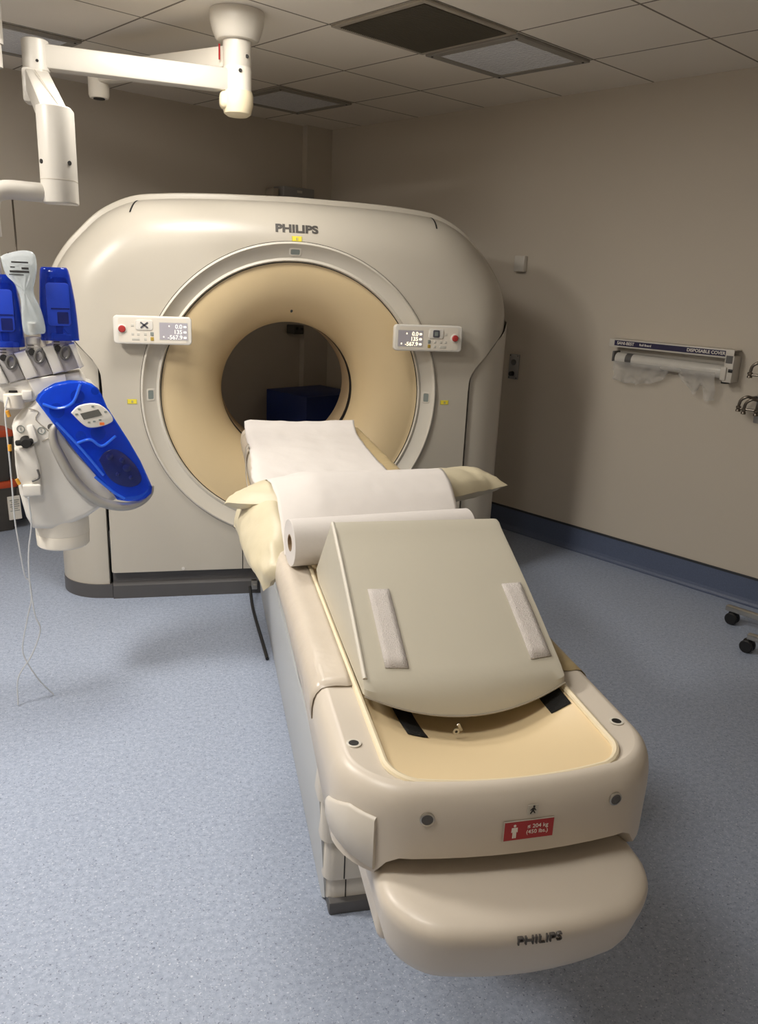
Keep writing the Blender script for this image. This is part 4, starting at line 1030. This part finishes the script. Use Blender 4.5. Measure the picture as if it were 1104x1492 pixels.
# rolling stand at the right edge
stand = thing('rolling_stand', 'chrome rolling stand base with black castors at the right wall', 'stand', W(-1.62, 1.44, 0))
L1a = Vector((2.205, -.662, .082)); L1b = Vector((2.52, -1.19, .082)); L2a = Vector((2.085, -1.000, .082)); L2b = Vector((2.36, -1.42, .082))
for a, b_ in ((L1a, L1b), (L2a, L2b)):
    q = MB(); q.bar(a, b_, .035, .028, .004); q.build('leg', MT['metal'], stand)
q = MB(); q.bar(L1a*.35+L1b*.65, L2a*.35+L2b*.65, .035, .028, .004); q.build('cross_bar', MT['metal'], stand)
q = MB(); m_ = ((L1a+L2a)*.35+(L1b+L2b)*.65)/2; q.cyl(m_, m_+Vector((0, 0, .9)), .02, 20); q.build('post', MT['metal'], stand)
for p in (L1a*.94+L1b*.06, L2a*.99+L2b*.01, L1b, L2b):
    q = MB(); c_ = Vector((p.x, p.y, .032)); ax = Vector((.8, .5, 0)).normalized()
    for s_ in (-1, 1): q.cyl(c_+ax*(s_*.006), c_+ax*(s_*.026), .032, 22, bev=.005)
    q.box((c_.x, c_.y, .052), (.042, .042, .034), bev=.016, seg=4); q.build('castor', MT['black'], stand)

# ================================================================== BACK OF THE ROOM
def back_box(name, label, cat, u0, u1, v0, v1, z0, z1, m, bev=.006):
    q = MB(); q.box(((v0+v1)/2, (u0+u1)/2, (z0+z1)/2), (v1-v0, u1-u0, z1-z0), M_ROOM, bev); return tag(q.build(name, m), label, cat)
ac = thing('wall_unit', 'grey wall unit behind the scanner top near the far corner', 'wall unit', W(U_BACK, 1.50, 1.98))
q = MB(); q.box((1.53, U_BACK-.07, 2.135), (.29, .14, .29), M_ROOM, .006); q.build('casing', MT['socket'], ac)
q = MB(); q.box((1.53, U_BACK-.141, 2.250), (.05, .003, .018), M_ROOM); q.build('label_plate', MT['labelgrey'], ac, smooth=False)
q = MB(); q.box((1.34, U_BACK-.05, 2.13), (.05, .10, .26), M_ROOM, .004); q.build('side_box', MT['vent'], ac)
sp_ = thing('wall_speaker', 'small black bracket box on the back wall seen through the bore', 'speaker', W(U_BACK, 1.60, 1.15))
q = MB(); q.box((1.575, U_BACK-.05, 1.22), (.10, .10, .07), M_ROOM, .006); q.build('casing', MT['bin'], sp_)
for v_, z_ in ((1.555, 1.23), (1.605, 1.225)):
    q = MB(); q.box((v_, U_BACK-.102, z_), (.02, .006, .022), M_ROOM); q.build('connector', MT['black'], sp_)
cab = thing('cabinet', 'navy blue cabinet in the far corner seen through the bore', 'cabinet', W(1.75, 1.55, 0))
q = MB(); q.box((1.555, 1.79, .40), (.55, .52, .72), M_ROOM, .006); q.box((1.555, 1.79, .02), (.50, .46, .04), M_ROOM); q.build('body', MT['navy'], cab)
q = MB(); q.box((1.48, 1.528, .55), (.05, .004, .018), M_ROOM, .001); q.build('label_plate', MT['labelgrey'], cab)
for k, (z0, lab_) in enumerate(((0.0, 'charcoal storage tub with orange lid, lower of the two stacked at left'), (.325, 'charcoal storage tub with orange lid, upper of the two stacked at left'))):
    tb = thing('storage_tub', lab_, 'storage tub', W(1.98, -1.0, z0), 'stacked storage tubs')
    u0, u1, v0, v1 = 1.885, 2.095, -1.36, -.735
    q = MB(); cu, cv = (u0+u1)/2, (v0+v1)/2; hu, hv = (u1-u0)/2, (v1-v0)/2
    rings = [[M_ROOM @ Vector((cv+x, cu+y, z)) for x, y in rrect(hv*s_, hu*s_, .03)] for s_, z in ((.86, z0+.002), (.88, z0+.008), (.965, z0+.27), (.985, z0+.272), (.985, z0+.292))]
    q.loft(rings); q.build('tub', MT['bin'], tb)
    rings = [[M_ROOM @ Vector((cv+x, cu+y, z)) for x, y in rrect(hv*s_, hu*s_, .03)] for s_, z in ((1.0, z0+.284), (1.01, z0+.288), (1.01, z0+.306), (.97, z0+.320), (.9, z0+.3245))]
    q = MB(); q.loft(rings); q.build('lid', MT['binlid'], tb)
    if k == 0:
        q = MB(); q.box((v1-.045, u0-.002, z0+.15), (.075, .012, .15), M_ROOM, rot=Matrix.Rotation(R(-4), 3, 'X')); lb = q.build('label_sheet', MT['labelwhite'], tb, smooth=False)
        q = MB()
        for j in range(9): q.box((v1-.045, u0-.0095, z0+.09+j*.014), (.058-.02*(j % 3 == 1), .001, .004), M_ROOM)
        q.build('label_print', MT['greybtn'], lb, smooth=False)

# ================================================================== CAMERA
F, PITCH, ROLL, YG = 1174.975, R(16.35575), R(2.54505), R(13.03585)
cp, sp2 = math.cos(PITCH), math.sin(PITCH); cr, sr = math.cos(ROLL), math.sin(ROLL)
R0 = np.array([[cr, -sr, 0], [sr, cr, 0], [0, 0, 1]]) @ np.array([[1, 0, 0], [0, -sp2, -cp], [0, cp, -sp2]])
A3 = np.array([[math.cos(YG), math.sin(YG), 0], [-math.sin(YG), math.cos(YG), 0], [0, 0, 1]])
RC = R0 @ A3.T
cam = bpy.data.cameras.new('camera'); co = bpy.data.objects.new('camera', cam); COL.objects.link(co)
mw = frame(Vector((-.475, -4.079, 1.669)), Vector(RC[0]), -Vector(RC[1]), -Vector(RC[2]))
co.matrix_world = mw
cam.sensor_fit = 'VERTICAL'; cam.sensor_height = 36.0; cam.lens = F/1492*36.0; cam.clip_start = .02
S.camera = co
# ================================================================== LIGHT AND VIEW
w = bpy.data.worlds.new('world'); S.world = w; w.use_nodes = True
w.node_tree.nodes['Background'].inputs[0].default_value = (.5, .5, .5, 1); w.node_tree.nodes['Background'].inputs[1].default_value = .05
S.view_settings.view_transform = 'Standard'; S.view_settings.look = 'None'; S.view_settings.gamma = 1; S.view_settings.use_curve_mapping = False
S.view_settings.exposure = 0.28
